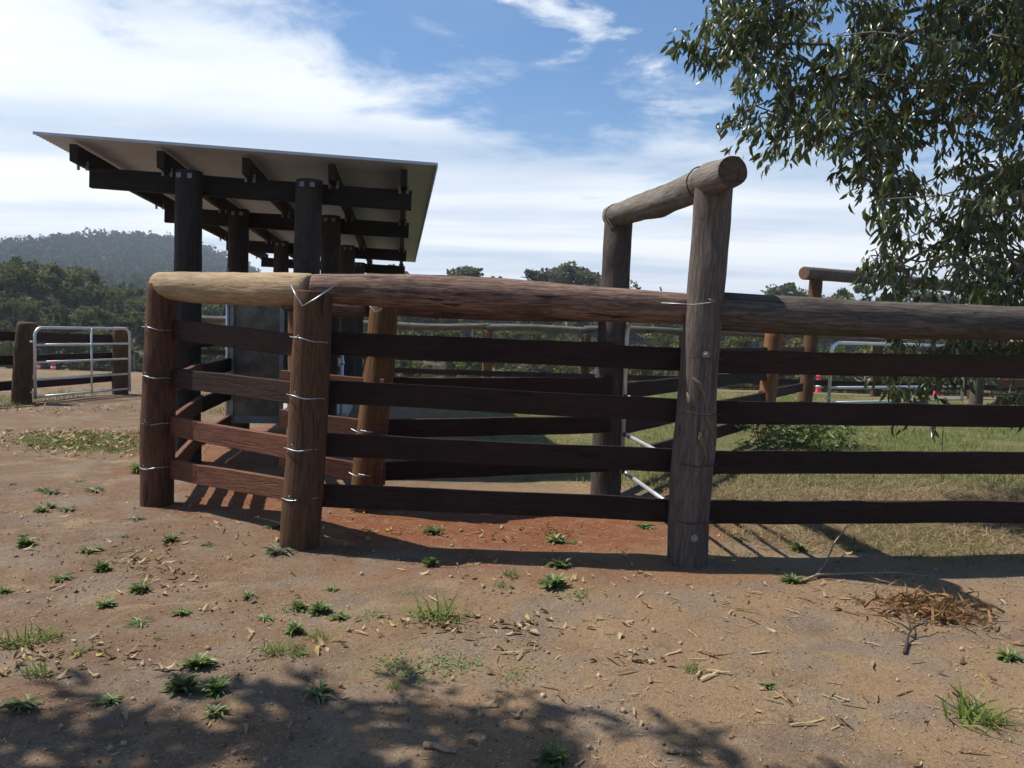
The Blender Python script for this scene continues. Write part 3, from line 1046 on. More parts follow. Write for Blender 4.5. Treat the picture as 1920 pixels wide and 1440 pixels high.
# sheeted sliding gate inside the race
sg_ = empty('sliding_gate', sp(.5, 1.35, 0), 'grey framed sliding gate with three sheet panels inside the race', 'gate')
ga, gb = .17, .82
gt_ = 1.35
def bx(nm, s0, s1, z0, z1, th, mat, parent, toff=0.0):
    c = sp((s0 + s1) / 2, gt_ + toff, (z0 + z1) / 2)
    me = box_mesh(nm, 0, 0, 0, s1 - s0, th, z1 - z0, M[mat], .004)
    m = Matrix((cvec, dvec, Vector((0, 0, 1)))).transposed().to_4x4(); m.translation = c
    return obj(nm, me, m, parent)
for s in (ga, gb - .05):
    bx('stile', s, s + .05, .28, 1.95, .05, 'panel_frame', sg_)
zs = (.28, .80, 1.38, 1.90)
for z in zs:
    bx('frame_rail', ga + .052, gb - .052, z, z + (.09 if z < .3 else .05), .044, 'panel_frame', sg_)
for z0, z1 in zip(zs[:-1], zs[1:]):
    bx('panel', ga + .045, gb - .045, z0 + .04, z1 + .01, .012, 'panel', sg_)
tube('runner_pipe', [sp(ga - .03, gt_ - .02, .2), sp(ga - .03, gt_ - .02, 2.2)], .018, M['galv'], sg_, 8)
tube('runner_pipe', [sp(1.0, gt_ - .02, .2), sp(1.0, gt_ - .02, 2.2)], .018, M['galv'], sg_, 8)

steel = empty('steel_post', at(641, 780, 11.0), 'thin galvanised steel post beside the shelter seen through the fence', 'post')
q0 = at(639, 775, 11.0); q0.z = gzf(q0.x, q0.y)
W[steel.name] = Matrix.Translation(q0); steel.matrix_basis = W[steel.name]
tube('pipe', [q0 - Vector((0, 0, .1)), q0 + Vector((.01, 0, 1.35))], .022, M['galv'], steel, 8)
tube('collar', [q0 + Vector((.007, 0, 1.0)), q0 + Vector((.007, 0, 1.05))], .034, M['galv'], steel, 8)

pz0 = gp(630, 775)
pad = obj('concrete_pad', box_mesh('concrete_pad', 0, 0, 0, 1.3, 1.7, .16, M['concrete'], .02), Matrix.Translation((pz0.x - .42, pz0.y, gzf(pz0.x, pz0.y) + .02)) @ Matrix.Rotation(.14, 4, 'Z'))
tag(pad, 'pale concrete pad on the ground under the shelter', 'pad')

# ------------------------------------------------------------------ leaf templates
LEAF_T = np.array([(0, 0, 0), (.30, .42, .10), (.30, 0, 0), (.30, -.42, .10), (.68, .36, .02), (.68, 0, -.08), (.68, -.36, .02), (1.0, 0, -.22)], float)
LEAF_T[:, 1] *= .36
LEAF_F = np.array([(0, 3, 2), (0, 2, 1), (2, 3, 6), (2, 6, 5), (1, 2, 5), (1, 5, 4), (5, 6, 7), (4, 5, 7)])
BLADE_T = np.array([(0, .5, 0), (0, -.5, 0), (.55, .35, .06), (.55, -.35, .06), (1.0, 0, -.12)], float)
BLADE_F = np.array([(0, 1, 3), (0, 3, 2), (2, 3, 4)])
CARD_T = np.array([(-.5, -.18, 0), (.1, -.32, .08), (.5, .05, 0), (-.05, .33, .06)], float)
CARD_F = np.array([(0, 1, 2, 3)])


# ------------------------------------------------------------------ the leafy tree at the right
def pnoly(px, py, poly):
    c = False
    j = len(poly) - 1
    for i in range(len(poly)):
        xi, yi = poly[i]; xj, yj = poly[j]
        if (yi > py) != (yj > py) and px < (xj - xi) * (py - yi) / (yj - yi) + xi:
            c = not c
        j = i
    return c


def leafy_tree(name, label, trunk_pts, trunk_r, anchors, leaf_len, leaves_per, seed, droop=.75, n_parts=0, visible=None):
    """trunk, limbs grown out to every twig anchor, and drooping leaves at the twigs"""
    rr = random.Random(seed)
    g = np.random.default_rng(seed)
    root = Vector(trunk_pts[0])
    e = empty(name, root, label, 'tree')
    nt_ = len(trunk_pts)
    tube('trunk', trunk_pts, [trunk_r * (1 - .55 * i / (nt_ - 1)) for i in range(nt_)], M['bark_tree'], e, 14)
    # nodes: trunk top part, then anchors connected to the nearest node that is closer to the trunk
    nodes = [Vector(p) for p in trunk_pts[max(1, nt_ // 2):]]
    par = [-1] * len(nodes)
    top = Vector(trunk_pts[-1])
    order = sorted(anchors, key=lambda a: min((a - n).length for n in nodes[:6]))
    base_n = len(nodes)
    dist0 = [0.0] * base_n
    arr = np.array([tuple(n) for n in nodes]); cost = np.array(dist0)
    edges = []
    for a in order:
        dv = np.linalg.norm(arr - np.array(a), axis=1)
        k = int(np.argmin(dv + cost * .35))
        dlen = dv[k]
        src = k
        # split long connections so that limbs can be shared
        nseg = max(1, int(dlen / .55))
        p0 = nodes[k]
        for s in range(1, nseg + 1):
            f = s / nseg
            p = p0.lerp(a, f)
            if s < nseg:
                p = p + Vector((rr.gauss(0, .05), rr.gauss(0, .05), rr.gauss(0, .04) + .10 * math.sin(math.pi * f)))
            nodes.append(p); par.append(src); edges.append((src, len(nodes) - 1))
            arr = np.vstack([arr, np.array(p)[None]]); cost = np.append(cost, cost[src] + dlen / nseg)
            src = len(nodes) - 1
    cnt = [1] * len(nodes)
    for i in range(len(nodes) - 1, base_n - 1, -1):
        if par[i] >= 0:
            cnt[par[i]] += cnt[i]
    V = []; F3 = []
    for (a, b) in edges:
        ra = min(trunk_r * .5, .0032 * math.sqrt(cnt[a]) + .002); rb = .0032 * math.sqrt(cnt[b]) + .0018
        ra = min(ra, rb * 1.6)
        v, f = tube_data([nodes[a], nodes[b]], [ra, rb], 5)
        o = len(V)
        V += v
        for q in f[:-2]:
            F3.append([i + o for i in q])
    Va = np.array([tuple(v) for v in V]) - np.array(root)
    obj('limbs', npmesh('limbs', Va, np.array(F3), M['bark_tree'], True), Matrix.Translation(root), e)
    # leaves
    O = []; XD = []; ND = []; SC = []
    for a in anchors:
        n = rr.randint(*leaves_per)
        tw = Vector((rr.gauss(0, 1), rr.gauss(0, 1), rr.gauss(-.5, .6))).normalized() * rr.uniform(.18, .42)
        for i in range(n):
            f = rr.random()
            p = a + tw * f + Vector((0, 0, -.10 * f * f)) + Vector((rr.gauss(0, .03), rr.gauss(0, .03), rr.gauss(0, .03)))
            d = Vector((rr.gauss(0, .55), rr.gauss(0, .55), -droop - rr.random() * .5)) + tw.normalized() * .5
            O.append(tuple(p)); XD.append(tuple(d)); ND.append((rr.gauss(0, 1), rr.gauss(0, 1), rr.gauss(.3, .6)))
            SC.append(leaf_len * rr.uniform(.55, 1.3))
    O = np.array(O); XD = np.array(XD); ND = np.array(ND); SC = np.array(SC)
    R = basis(XD, ND)
    wv = g.uniform(.75, 1.3, len(O))
    Ms = R * SC[:, None, None]
    Ms = Ms.copy(); Ms[:, :, 1] *= wv[:, None]
    keep = np.ones(len(O), bool)
    if n_parts and visible is not None:
        vis = np.array([visible(Vector(p)) for p in O])
        cand = np.where(vis < 1e8)[0]
        cand = cand[np.argsort(vis[cand] - SC[cand] * 12)][:n_parts]
        keep[cand] = False
        lm = mesh('leaf', LEAF_T, [tuple(f) for f in LEAF_F], M['leaf'])
        for i in cand:
            mm = Matrix([[*Ms[i][r], O[i][r]] for r in range(3)] + [[0, 0, 0, 1]])
            obj('leaf', lm, mm, e)
    V, F = batch(LEAF_T, LEAF_F, Ms[keep], O[keep] - np.array(root))
    cr = obj('crown', npmesh('crown', V, F, M['leaf'], True), Matrix.Translation(root), e)
    tag(cr, kind='stuff')
    return e


poly = [(1345, -260), (1330, 5), (1300, 80), (1318, 105), (1345, 120), (1330, 150), (1352, 172), (1362, 235), (1395, 215), (1432, 262), (1480, 285), (1530, 275), (1588, 290),
        (1600, 330), (1640, 372), (1652, 440), (1612, 480), (1640, 520), (1688, 560), (1760, 570), (1830, 560), (1925, 570), (2330, 560), (2500, 100), (2300, -300)]
rt = random.Random(3)
anch = []
tries = 0
while len(anch) < 1500 and tries < 40000:
    tries += 1
    x = rt.uniform(1290, 2450); y = rt.uniform(-300, 575)
    if not pnoly(x, y, poly):
        continue
    edge_f = min(1, (x - 1290) / 420)
    d = 7.7 + rt.uniform(-1, 1) * (.35 + 1.25 * edge_f)
    # open gaps between the boughs
    gapn = float(fbm(x / 75.0, y / 60.0, 31, 3))
    if gapn < .43 and rt.random() < .86:
        continue
    if x > 1950 and rt.random() < .45:
        continue
    anch.append(at(x, y, d))
# low sprays hanging behind the top rail
for (x, y, n) in ((1675, 640, 2), (1700, 700, 3), (1715, 735, 3), (1685, 738, 2), (1745, 720, 3), (1770, 630, 4), (1830, 640, 5), (1880, 640, 6), (1910, 650, 5), (1900, 730, 3), (1860, 610, 4), (1805, 622, 4)):
    for _ in range(n):
        anch.append(at(x + rt.uniform(-22, 22), y + rt.uniform(-18, 14), 7.2 + rt.uniform(-.5, .5)))
trunk = [Vector((6.6, 8.6, -.2)), Vector((6.55, 8.55, .8)), Vector((6.4, 8.4, 1.7)), Vector((6.35, 8.2, 2.6)), Vector((6.1, 8.1, 3.4)), Vector((6.0, 8.0, 4.4)), Vector((5.8, 7.9, 5.2))]
CINV = cam.matrix_world.inverted()


def seen(p):
    q = CINV @ p
    x = CX + FPX * q.x / -q.z; y = CY - FPX * q.y / -q.z
    if 0 < x < 1915 and 2 < y < 545:
        return -q.z
    return 1e9


leafy_tree('leafy_tree', 'leafy green tree hanging over the fence from the right', trunk, .20, anch, .108, (13, 22), 5, .75, 300, seen)

# ------------------------------------------------------------------ the tree whose shade lies across the foreground (it stands beside the viewer, left)
rt = random.Random(9)
anch = []
while len(anch) < 1150:
    u = Vector((rt.gauss(0, 1), rt.gauss(0, 1), rt.gauss(0, 1))).normalized() * (rt.random() ** .4)
    p = Vector((-3.55, 1.60, 5.3)) + Vector((u.x * 2.95, u.y * 2.45, u.z * 1.15))
    if float(fbm(p.x * .9, p.y * .9, 77, 3)) < .36 and rt.random() < .75:
        continue
    q = CINV @ p
    if q.z < 0 and abs(q.x / q.z) < .72 and abs(q.y / q.z) < .62:
        continue
    anch.append(p)
trunk2 = [Vector((-5.4, -.6, -.2)), Vector((-5.35, -.5, 1.2)), Vector((-5.1, -.2, 2.4)), Vector((-4.7, .3, 3.5)), Vector((-4.3, .8, 4.4)), Vector((-4.0, 1.1, 5.2))]
leafy_tree('shade_tree', 'leafy tree beside the viewer shading the near ground at left', trunk2, .17, anch, .20, (13, 19), 15)


# ------------------------------------------------------------------ gum trees, shrubs and the wooded hill
def gum_mesh(seed, H, spread, clumps, per, card, mat, trunk_frac=.45, bushy=False):
    g = np.random.default_rng(seed)
    cs = []
    for k in range(clumps):
        if bushy:
            z = H * (.12 + .86 * g.random())
            rad = spread * (1 - abs(z / H - .45) * 1.15) * math.sqrt(g.random())
        else:
            z = H * (trunk_frac + (1 - trunk_frac) * g.random() ** .8)
            tt = (z / H - trunk_frac) / (1 - trunk_frac)
            rad = spread * (math.sin(math.pi * (tt * .75 + .18)) ** .7) * math.sqrt(g.random())
        a = g.random() * 2 * math.pi
        cs.append((rad * math.cos(a), rad * math.sin(a), z))
    cs = np.array(cs)
    rs = g.uniform(.45, 1.0, clumps) * spread * (.34 if not bushy else .36)
    O = np.repeat(cs, per, 0)
    d = g.normal(size=(len(O), 3)); d /= np.linalg.norm(d, axis=1)[:, None]
    rr_ = g.random(len(O)) ** .45
    O = O + d * (rr_ * np.repeat(rs, per))[:, None] * np.array([1, 1, .72])
    O[:, 2] = np.maximum(O[:, 2], .15)
    S = card * g.uniform(.5, 1.4, len(O))
    V, F = batch(CARD_T, CARD_F, rand_rot(len(O), g) * S[:, None, None], O)
    crown = npmesh('crown', V, F, mat)
    # trunk and limbs
    lean = g.normal(0, .04 * H, 2)
    tv = []; tf = []
    def add(pts, rad):
        v, f = tube_data(pts, rad, 6)
        o = len(tv)
        tv.extend(v)
        tf.extend([[i + o for i in q] for q in f[:-2]])
    tp = [(0, 0, -.5), (lean[0] * .3, lean[1] * .3, H * .25), (lean[0] * .7, lean[1] * .7, H * .5), (lean[0], lean[1], H * .82)]
    r = .016 * H
    add(tp, [r, r * .8, r * .55, r * .15])
    for k in g.choice(clumps, min(8, clumps), False):
        c = cs[k]
        z0 = min(c[2] * .72, H * .6)
        a = Vector((lean[0] * z0 / H, lean[1] * z0 / H, z0))
        b = Vector(c)
        add([a, a.lerp(b, .5) + Vector((0, 0, -.03 * H)), b], [r * .4, r * .28, r * .08])
    trunk_m = npmesh('trunk', np.array([tuple(v) for v in tv]), np.array(tf), M['gum_bark'], True)
    return crown, trunk_m


gums = [gum_mesh(40 + k, 14.0, 4.2 + .5 * (k % 3), 34, 95, .55, M['gum'], .34 + .05 * (k % 3)) for k in range(6)]
shrubs = [gum_mesh(80 + k, 6.0, 2.7, 26, 90, .38, M['shrub'], .2, True) for k in range(4)]


def put_tree(variants, k, p, s, name, label, group, rz):
    crown, trunk_m = variants[k % len(variants)]
    e = empty(name, p, label, 'tree' if name == 'gum_tree' else 'shrub', group)
    m = Matrix.Translation(p) @ Matrix.Rotation(rz, 4, 'Z') @ Matrix.Diagonal((s[0], s[0], s[1], 1))
    obj('crown', crown, m, e); obj('trunk', trunk_m, m, e)


rt = random.Random(21)
tree_list = []
# (photo x, photo y of the top, distance)
for x, y, d in ((-40, 470, 88), (20, 500, 74), (62, 487, 92), (108, 505, 80), (150, 512, 95), (196, 535, 84), (240, 545, 92), (285, 560, 78), (322, 556, 96), (-90, 480, 100),
                (30, 560, 62), (95, 575, 64), (172, 580, 66), (255, 590, 68), (-30, 570, 60), (390, 560, 96), (440, 570, 104), (500, 560, 100),
                (665, 545, 118), (728, 508, 112), (790, 552, 120), (845, 540, 126), (885, 509, 118), (940, 545, 128), (1010, 512, 112), (1065, 503, 118), (1120, 512, 122), (1180, 555, 128),
                (1240, 560, 118), (1300, 562, 126), (1360, 560, 120), (1420, 556, 126), (1478, 538, 112), (1530, 560, 126), (1560, 548, 118), (1602, 540, 112), (1660, 565, 122), (1720, 538, 115), (1780, 560, 122), (1850, 556, 116), (1915, 560, 120), (1990, 550, 118), (590, 560, 118)):
    tree_list.append((x, y, d))
def tree_row(x, d):
    if x < 420:
        return ('gum tree in the back row of the left wood', 'back gum trees left of the shelter') if d > 70 else \
            ('gum tree in the front row of the left wood', 'front gum trees left of the shelter')
    if x < 1200:
        return ('gum tree behind the rail left of the gateway', 'gum trees behind the front rail')
    return ('gum tree beyond yards right of the gateway', 'gum trees beyond the yards')


rows = {}
for t in tree_list:
    rows.setdefault(tree_row(t[0], t[2]), []).append(t)
i = 0
for (lb, gr), lst in rows.items():
    for t_, od in zip(lst, ordinal(lst, lambda q: q[0])):
        x, y, d = t_
        t = at(x, y, d)
        z0 = gzf(t.x, d)
        h = t.z - z0
        put_tree(gums, i, Vector((t.x, d, z0)), (h / 14.0 * rt.uniform(.85, 1.15), h / 14.0), 'gum_tree', 'grey ' + lb + ', ' + od, gr, rt.uniform(0, 6.28))
        i += 1
shr = [(-60 + k * 44 + rt.uniform(-18, 18), rt.uniform(58, 84)) for k in range(46)]
for sel, lb, gr in ((lambda x: x < 420, 'bushy olive shrub at the foot of the left wood', 'shrubs at the foot of the left wood'), (lambda x: x >= 420, 'bushy yellow green shrub beyond the far yard fence', 'shrubs beyond the far fence')):
    lst = [q for q in shr if sel(q[0])]
    for i, ((x, d), od) in enumerate(zip(lst, ordinal(lst, lambda q: q[0]))):
        p = at(x, 700, d)
        z0 = gzf(p.x, d)
        top = at(x, rt.uniform(606, 648) + (x - 960) * .028, d).z
        k = (top - z0) / 6.0
        put_tree(shrubs, i, Vector((p.x, d, z0)), (k * rt.uniform(.8, 1.1), k), 'olive_shrub', lb + ', ' + od, gr, rt.uniform(0, 6.28))


def wood(name, label, pts, H, W_, per, card, seed):
    g = np.random.default_rng(seed)
    N = len(pts)
    hs = H * g.uniform(.75, 1.25, N)
    ncl = 5
    cs = np.repeat(pts, ncl, 0)
    hh = np.repeat(hs, ncl)
    cs = cs + np.stack([g.normal(0, W_ * .30, len(cs)), g.normal(0, W_ * .30, len(cs)), hh * g.uniform(.35, 1.0, len(cs))], -1)
    O = np.repeat(cs, per, 0)
    d = g.normal(size=(len(O), 3)); d /= np.linalg.norm(d, axis=1)[:, None]
    O = O + d * (g.random(len(O)) ** .4)[:, None] * W_ * .34 * np.array([1, 1, .8])
    S = card * g.uniform(.6, 1.4, len(O))
    V, F = batch(CARD_T, CARD_F, rand_rot(len(O), g) * S[:, None, None], O)
    o = obj(name, npmesh(name, V, F, M['wood_far']))
    return tag(o, label, 'wood', None, 'stuff')


g = np.random.default_rng(5)
N = 2600
yy = g.uniform(300, 690, N)
xx = -yy * g.uniform(.12, .78, N)
pts = np.stack([xx, yy, gz(xx, yy)], -1)
wood('hillside_wood', 'dense blue green forest covering the distant hill at left', pts, 11, 9, 13, 2.1, 6)
N = 1100
yy = g.uniform(135, 215, N)
xx = yy * g.uniform(-.85, .85, N)
pts = np.stack([xx, yy, gz(xx, yy)], -1)
wood('background_wood', 'dark continuous belt of forest behind the separate gum trees', pts, 11, 7, 20, 1.1, 8)

# ------------------------------------------------------------------ small plants on the ground
def rosette(seed, n, R, mat, flat=.35, width=1.0):
    g = np.random.default_rng(seed)
    a = g.uniform(0, 2 * np.pi, n)
    el = g.uniform(.05, flat * 2, n)
    xd = np.stack([np.cos(a) * np.cos(el), np.sin(a) * np.cos(el), np.sin(el)], -1)
    R_ = basis(xd, np.tile([0, 0, 1.0], (n, 1)))
    S = R * g.uniform(.55, 1.1, n)
    Ms = R_ * S[:, None, None]; Ms[:, :, 1] *= width
    O = np.stack([g.normal(0, R * .12, n), g.normal(0, R * .12, n), np.full(n, .004)], -1)
    V, F = batch(LEAF_T, LEAF_F, Ms, O)
    return npmesh('weed', V, F, mat, True)


def tuft(seed, n, R, mat, upright=1.0, wid=.07, spread=.35):
    g = np.random.default_rng(seed)
    a = g.uniform(0, 2 * np.pi, n)
    el = g.uniform(.35, 1.45, n) * upright
    xd = np.stack([np.cos(a) * np.cos(el), np.sin(a) * np.cos(el), np.sin(el)], -1)
    R_ = basis(xd, np.tile([0, 0, 1.0], (n, 1)) + g.normal(0, .3, (n, 3)))
    S = R * g.uniform(.5, 1.15, n)
    Ms = R_ * S[:, None, None]; Ms[:, :, 1] *= wid
    O = np.stack([g.normal(0, R * spread, n), g.normal(0, R * spread, n), np.zeros(n)], -1)
    V, F = batch(BLADE_T, BLADE_F, Ms, O)
    return npmesh('tuft', V, F, mat)


ros = [rosette(100 + k, 16 + 11 * k, .075 + .006 * k, M['weed'], .18 + .09 * k, .5 + .12 * k) for k in range(6)]
ros_g = [rosette(120 + k, 34, .085, M['weed_grey'], .25, .5) for k in range(2)]
clover = [rosette(130 + k, 110, .06, M['weed'], .5, .9) for k in range(2)]
for cm in clover:
    n = len(cm.vertices); co = np.zeros(n * 3); cm.vertices.foreach_get('co', co); co = co.reshape(-1, 8, 3)
    gg = np.random.default_rng(3)
    co *= .42
    co += np.stack([gg.normal(0, .075, len(co)), gg.normal(0, .05, len(co)), np.zeros(len(co))], -1)[:, None, :]
    cm.vertices.foreach_set('co', co.ravel()); cm.update()
tufts = [tuft(140 + k, 60, .11, M['grass'], .8) for k in range(3)]

rt = random.Random(31)


def weed(kind, x, y, s, label, group):
    p = gp(x, y)
    lst = {'r': ros, 'g': ros_g, 'c': clover, 't': tufts}[kind]
    nm = {'r': 'weed', 'g': 'grey_weed', 'c': 'clover_patch', 't': 'grass_tuft'}[kind]
    o = obj(nm, rt.choice(lst), Matrix.Translation(p) @ Matrix.Rotation(rt.uniform(0, 6.3), 4, 'Z') @ Matrix.Scale(s, 4))
    tag(o, label, 'weed' if kind in 'rgc' else 'grass', group)


def weeds(kind, data, k, LG):
    rows = {}
    for q in data:
        rows.setdefault('upper row' if q[1] < 1035 else ('middle row' if q[1] < 1150 else 'lower row'), []).append(q)
    for rw, lst in rows.items():
        for q, od in zip(lst, ordinal(lst, lambda v: v[0])):
            weed(kind, q[0], q[1], q[2] * k * rt.uniform(.75, 1.1), LG[0] + ', ' + rw + ', ' + od, LG[1])


WL = ('small green weed in the dirt left of the fence', 'green weeds in the dirt at left')
WS = ('green weed by the foreground tree shade', 'weeds by the tree shade')
WF = ('green weed at the foot of the front fence', 'weeds at the foot of the fence')
weeds('r', ((150, 903, 1.3), (25, 908, 1.1), (43, 1005, .8), (47, 1023, 1.1), (170, 1035, 1.2), (233, 1007, .8), (320, 1015, 1.1), (390, 1023, 1.0), (192, 1070, .9), (115, 1087, 1.1), (197, 1137, 1.0),
                (263, 1108, 1.05), (337, 1152, .9), (260, 1170, 1.3), (467, 1121, .9), (497, 1162, .95), (560, 1142, .8), (623, 1107, .7), (553, 1187, .7), (297, 1198, .6), (10, 1110, .7), (78, 960, .9), (95, 953, 1.0), (600, 1150, .9), (635, 1160, .9)), .8, WL)
weeds('r', ((43, 1327, 1.1), (207, 1317, .8), (340, 1295, .85), (403, 1298, .8), (405, 1340, .9), (593, 1307, 1.0), (373, 1250, .9), (1035, 1428, .9)), 1, WS)
weeds('r', ((508, 990, 1.1), (1047, 1063, 1.0), (1037, 1100, 1.2), (807, 1060, .7), (1043, 1017, .8), (1070, 1019, .7), (813, 1000, .9), (1497, 1032, 1.2), (1387, 1013, 1.3), (1487, 1092, 1.0), (262, 885, 1.5), (1600, 1032, 1.1), (1893, 1237, .8), (1440, 1288, .5), (1210, 990, .9)), 1, WF)
weed('g', 523, 1038, 1.5, 'pale grey green weed in front of the brown corner post', None)
weeds('g', ((100, 925, 1.1), (130, 957, 1.3), (175, 922, 1.1), (255, 975, 1.0), (80, 920, .9)), 1, ('pale grey weed flat on the dirt at far left', 'grey weeds at left'))
CV = []
for x, y, k in ((733, 1247, 1.2), (780, 1258, 1.2), (873, 1250, 1.0), (830, 1243, 1.1), (960, 1267, .9), (1087, 1117, .9), (700, 1153, .9), (767, 1113, .6), (560, 1145, 1.0), (600, 1148, 1.0), (760, 1270, .9)):
    p = gp(x, y)
    co = np.zeros(len(clover[0].vertices) * 3); rt.choice(clover).vertices.foreach_get('co', co)
    an = rt.uniform(0, 6.3); c_, s_ = math.cos(an), math.sin(an)
    co = co.reshape(-1, 3) * k
    CV.append(np.stack([co[:, 0] * c_ - co[:, 1] * s_ + p.x, co[:, 0] * s_ + co[:, 1] * c_ + p.y, co[:, 2] + p.z], -1))
CV = np.concatenate(CV)
CF = (LEAF_F[None] + (np.arange(len(CV) // 8) * 8)[:, None, None]).reshape(-1, 3)
tag(obj('clover', npmesh('clover', CV, CF, M['weed'], True)), 'low patches of small leaved clover in the foreground dirt', 'clover', None, 'stuff')
weed('t', 823, 1160, 1.6, 'bushy green grass tuft in the middle of the foreground dirt', None)
weed('t', 1827, 1350, 1.4, 'green grass tuft at the lower right of the dirt', None)
GT = ('small green grass tuft in the dirt', 'grass tufts in the dirt')
weeds('t', ((520, 1224, .9), (563, 1228, .7), (33, 1210, .9), (90, 1198, .8), (67, 1266, .9), (957, 1080, .7), (940, 1100, .5), (1300, 1260, .5), (150, 1225, .6), (1868, 1352, .7), (600, 1200, .6), (740, 1290, .4)), 1, GT)


# taller leafy weeds at the foot of the post in the green yard
def bush(seed, n, R, H):
    g = np.random.default_rng(seed)
    O = np.stack([g.normal(0, R * .45, n), g.normal(0, R * .45, n), H * g.random(n) ** .8], -1)
    a = g.uniform(0, 2 * np.pi, n); el = g.uniform(-.5, .7, n)
    xd = np.stack([np.cos(a) * np.cos(el), np.sin(a) * np.cos(el), np.sin(el)], -1)
    Ms = basis(xd, np.tile([0, 0, 1.0], (n, 1)) + g.normal(0, .4, (n, 3))) * (.13 * g.uniform(.5, 1.2, n))[:, None, None]
    V, F = batch(LEAF_T, LEAF_F, Ms, O)
    return npmesh('bushy_weed', V, F, M['weed'], True)


bushes = [bush(160 + k, 240, .42, .5) for k in range(3)]
for i, (x, y, s, lb) in enumerate(((1425, 845, .9, 'leafy green weed left of the tan yard post'), (1475, 838, 1.15, 'tall leafy weed beside the tan yard post'), (1530, 842, 1.0, 'spreading leafy weed right of the tan yard post'), (1578, 836, .9, 'rightmost leafy weed beyond the tan yard post'))):
    p = gp(x, y)
    e = empty('bushy_weed', p, lb, 'weed', 'leafy weeds by the yard post')
    tag(obj('foliage', bushes[i % 3], Matrix.Translation(p) @ Matrix.Rotation(i * 1.7, 4, 'Z') @ Matrix.Scale(s, 4), e), kind='stuff')
    for k in range(5):
        an = k * 1.3 + i
        d_ = Vector((math.cos(an) * .16, math.sin(an) * .16, .36)) * s
        tube('stem', [p - Vector((0, 0, .02)), p + d_ * .5 + Vector((0, 0, .04)), p + d_], [.008, .006, .003], M['weed'], e, 5)


# grass that nobody could count
def grass_field(name, label, mat, N, region, dens, L, wid, seed, flat=1.0):
    g = np.random.default_rng(seed)
    O = []
    x0, x1, y0, y1 = region
    xs = g.uniform(x0, x1, N * 3); ys = g.uniform(y0, y1, N * 3)
    k = dens(xs, ys) > g.random(N * 3)
    xs = xs[k][:N]; ys = ys[k][:N]
    n = len(xs)
    a = g.uniform(0, 2 * np.pi, n); el = g.uniform(.1, 1.4, n) * flat
    xd = np.stack([np.cos(a) * np.cos(el), np.sin(a) * np.cos(el), np.sin(el)], -1)
    S = L * g.uniform(.4, 1.2, n)
    Ms = basis(xd, np.tile([0, 0, 1.0], (n, 1)) + g.normal(0, .3, (n, 3))) * S[:, None, None]
    Ms[:, :, 1] *= wid
    V, F = batch(BLADE_T, BLADE_F, Ms, np.stack([xs, ys, gz(xs, ys) + .004], -1))
    o = obj(name, npmesh(name, V, F, mat))
    tag(o, label, 'grass', None, 'stuff')


grass_field('yard_grass', 'green grass growing over the yard behind the fences', M['grass'], 80000, (-1.5, 12, 7.5, 22),
            lambda x, y: sstep(7.6, 9.2, y + 2 * (fbm(x, y, 4) - .45)) * sstep(-1.4, -.3, x - .04 * y) * (.15 + .85 * sstep(.36, .52, fbm(x * .9, y * .9, 8))), .085, .09, 1)
grass_field('dry_grass', 'dry straw coloured grass inside the fence at right', M['straw'], 46000, (1.2, 7, 5.5, 9.5),
            lambda x, y: sstep(5.5, 6.2, y + .8 * (fbm(x, y, 14) - .45)) * sstep(1.2, 2.4, x + (fbm(x * 2, y * 2, 2) - .45)) * (.3 + .7 * sstep(.35, .5, fbm(x * 1.5, y * 1.5, 18))), .12, .045, 2, .45)
grass_field('green_grass', 'thin green grass among the dry straw inside the fence at right', M['grass'], 9000, (1.2, 7, 5.4, 9),
            lambda x, y: sstep(.46, .58, fbm(x * 1.3, y * 1.3, 28)), .07, .06, 12, .9)
c1 = gp(150, 830)
grass_field('grass_patch', 'green grass patch strewn with yellow leaves left of the fence corner', M['grass'], 13000, (c1.x - 1.6, c1.x + 1.8, c1.y - 1.0, c1.y + 1.3),
            lambda x, y: sstep(1.15, .5, np.sqrt(((x - c1.x) / 1.5) ** 2 + ((y - c1.y) / .85) ** 2) + 2.2 * (fbm(x * 1.9, y * 1.9, 44) - .45)), .055, .08, 3)
c2 = gp(110, 752)
grass_field('grass_strip', 'rough green grass along the foot of the far left fence', M['grass'], 6000, (c2.x - 5, c2.x + 4, c2.y - 1.6, c2.y + 2.5),
            lambda x, y: sstep(.47, .58, fbm(x * .9, y * .9, 54)), .10, .08, 4)


# ------------------------------------------------------------------ litter: fallen leaves, bark strips, pebbles
def litter(name, label, cat, mat, T, TF, P, S, seed, lift=.008, tilt=.35, wid=1.0):
    g = np.random.default_rng(seed)
    n = len(P)
    a = g.uniform(0, 2 * np.pi, n)
    xd = np.stack([np.cos(a), np.sin(a), g.normal(0, tilt * .6, n)], -1)
    Ms = basis(xd, np.stack([g.normal(0, tilt, n), g.normal(0, tilt, n), np.where(g.random(n) < .5, 1, -1)], -1)) * S[:, None, None]
    Ms[:, :, 1] *= wid
    O = np.stack([P[:, 0], P[:, 1], gz(P[:, 0], P[:, 1]) + lift + S * .06], -1)
    V, F = batch(T, TF, Ms, O)
    return tag(obj(name, npmesh(name, V, F, mat, True)), label, cat, None, 'stuff')


g = np.random.default_rng(17)


def cluster(px, py, n, sx, sy):
    p = gp(px, py)
    return np.stack([g.normal(p.x, sx, n), g.normal(p.y, sy, n)], -1)


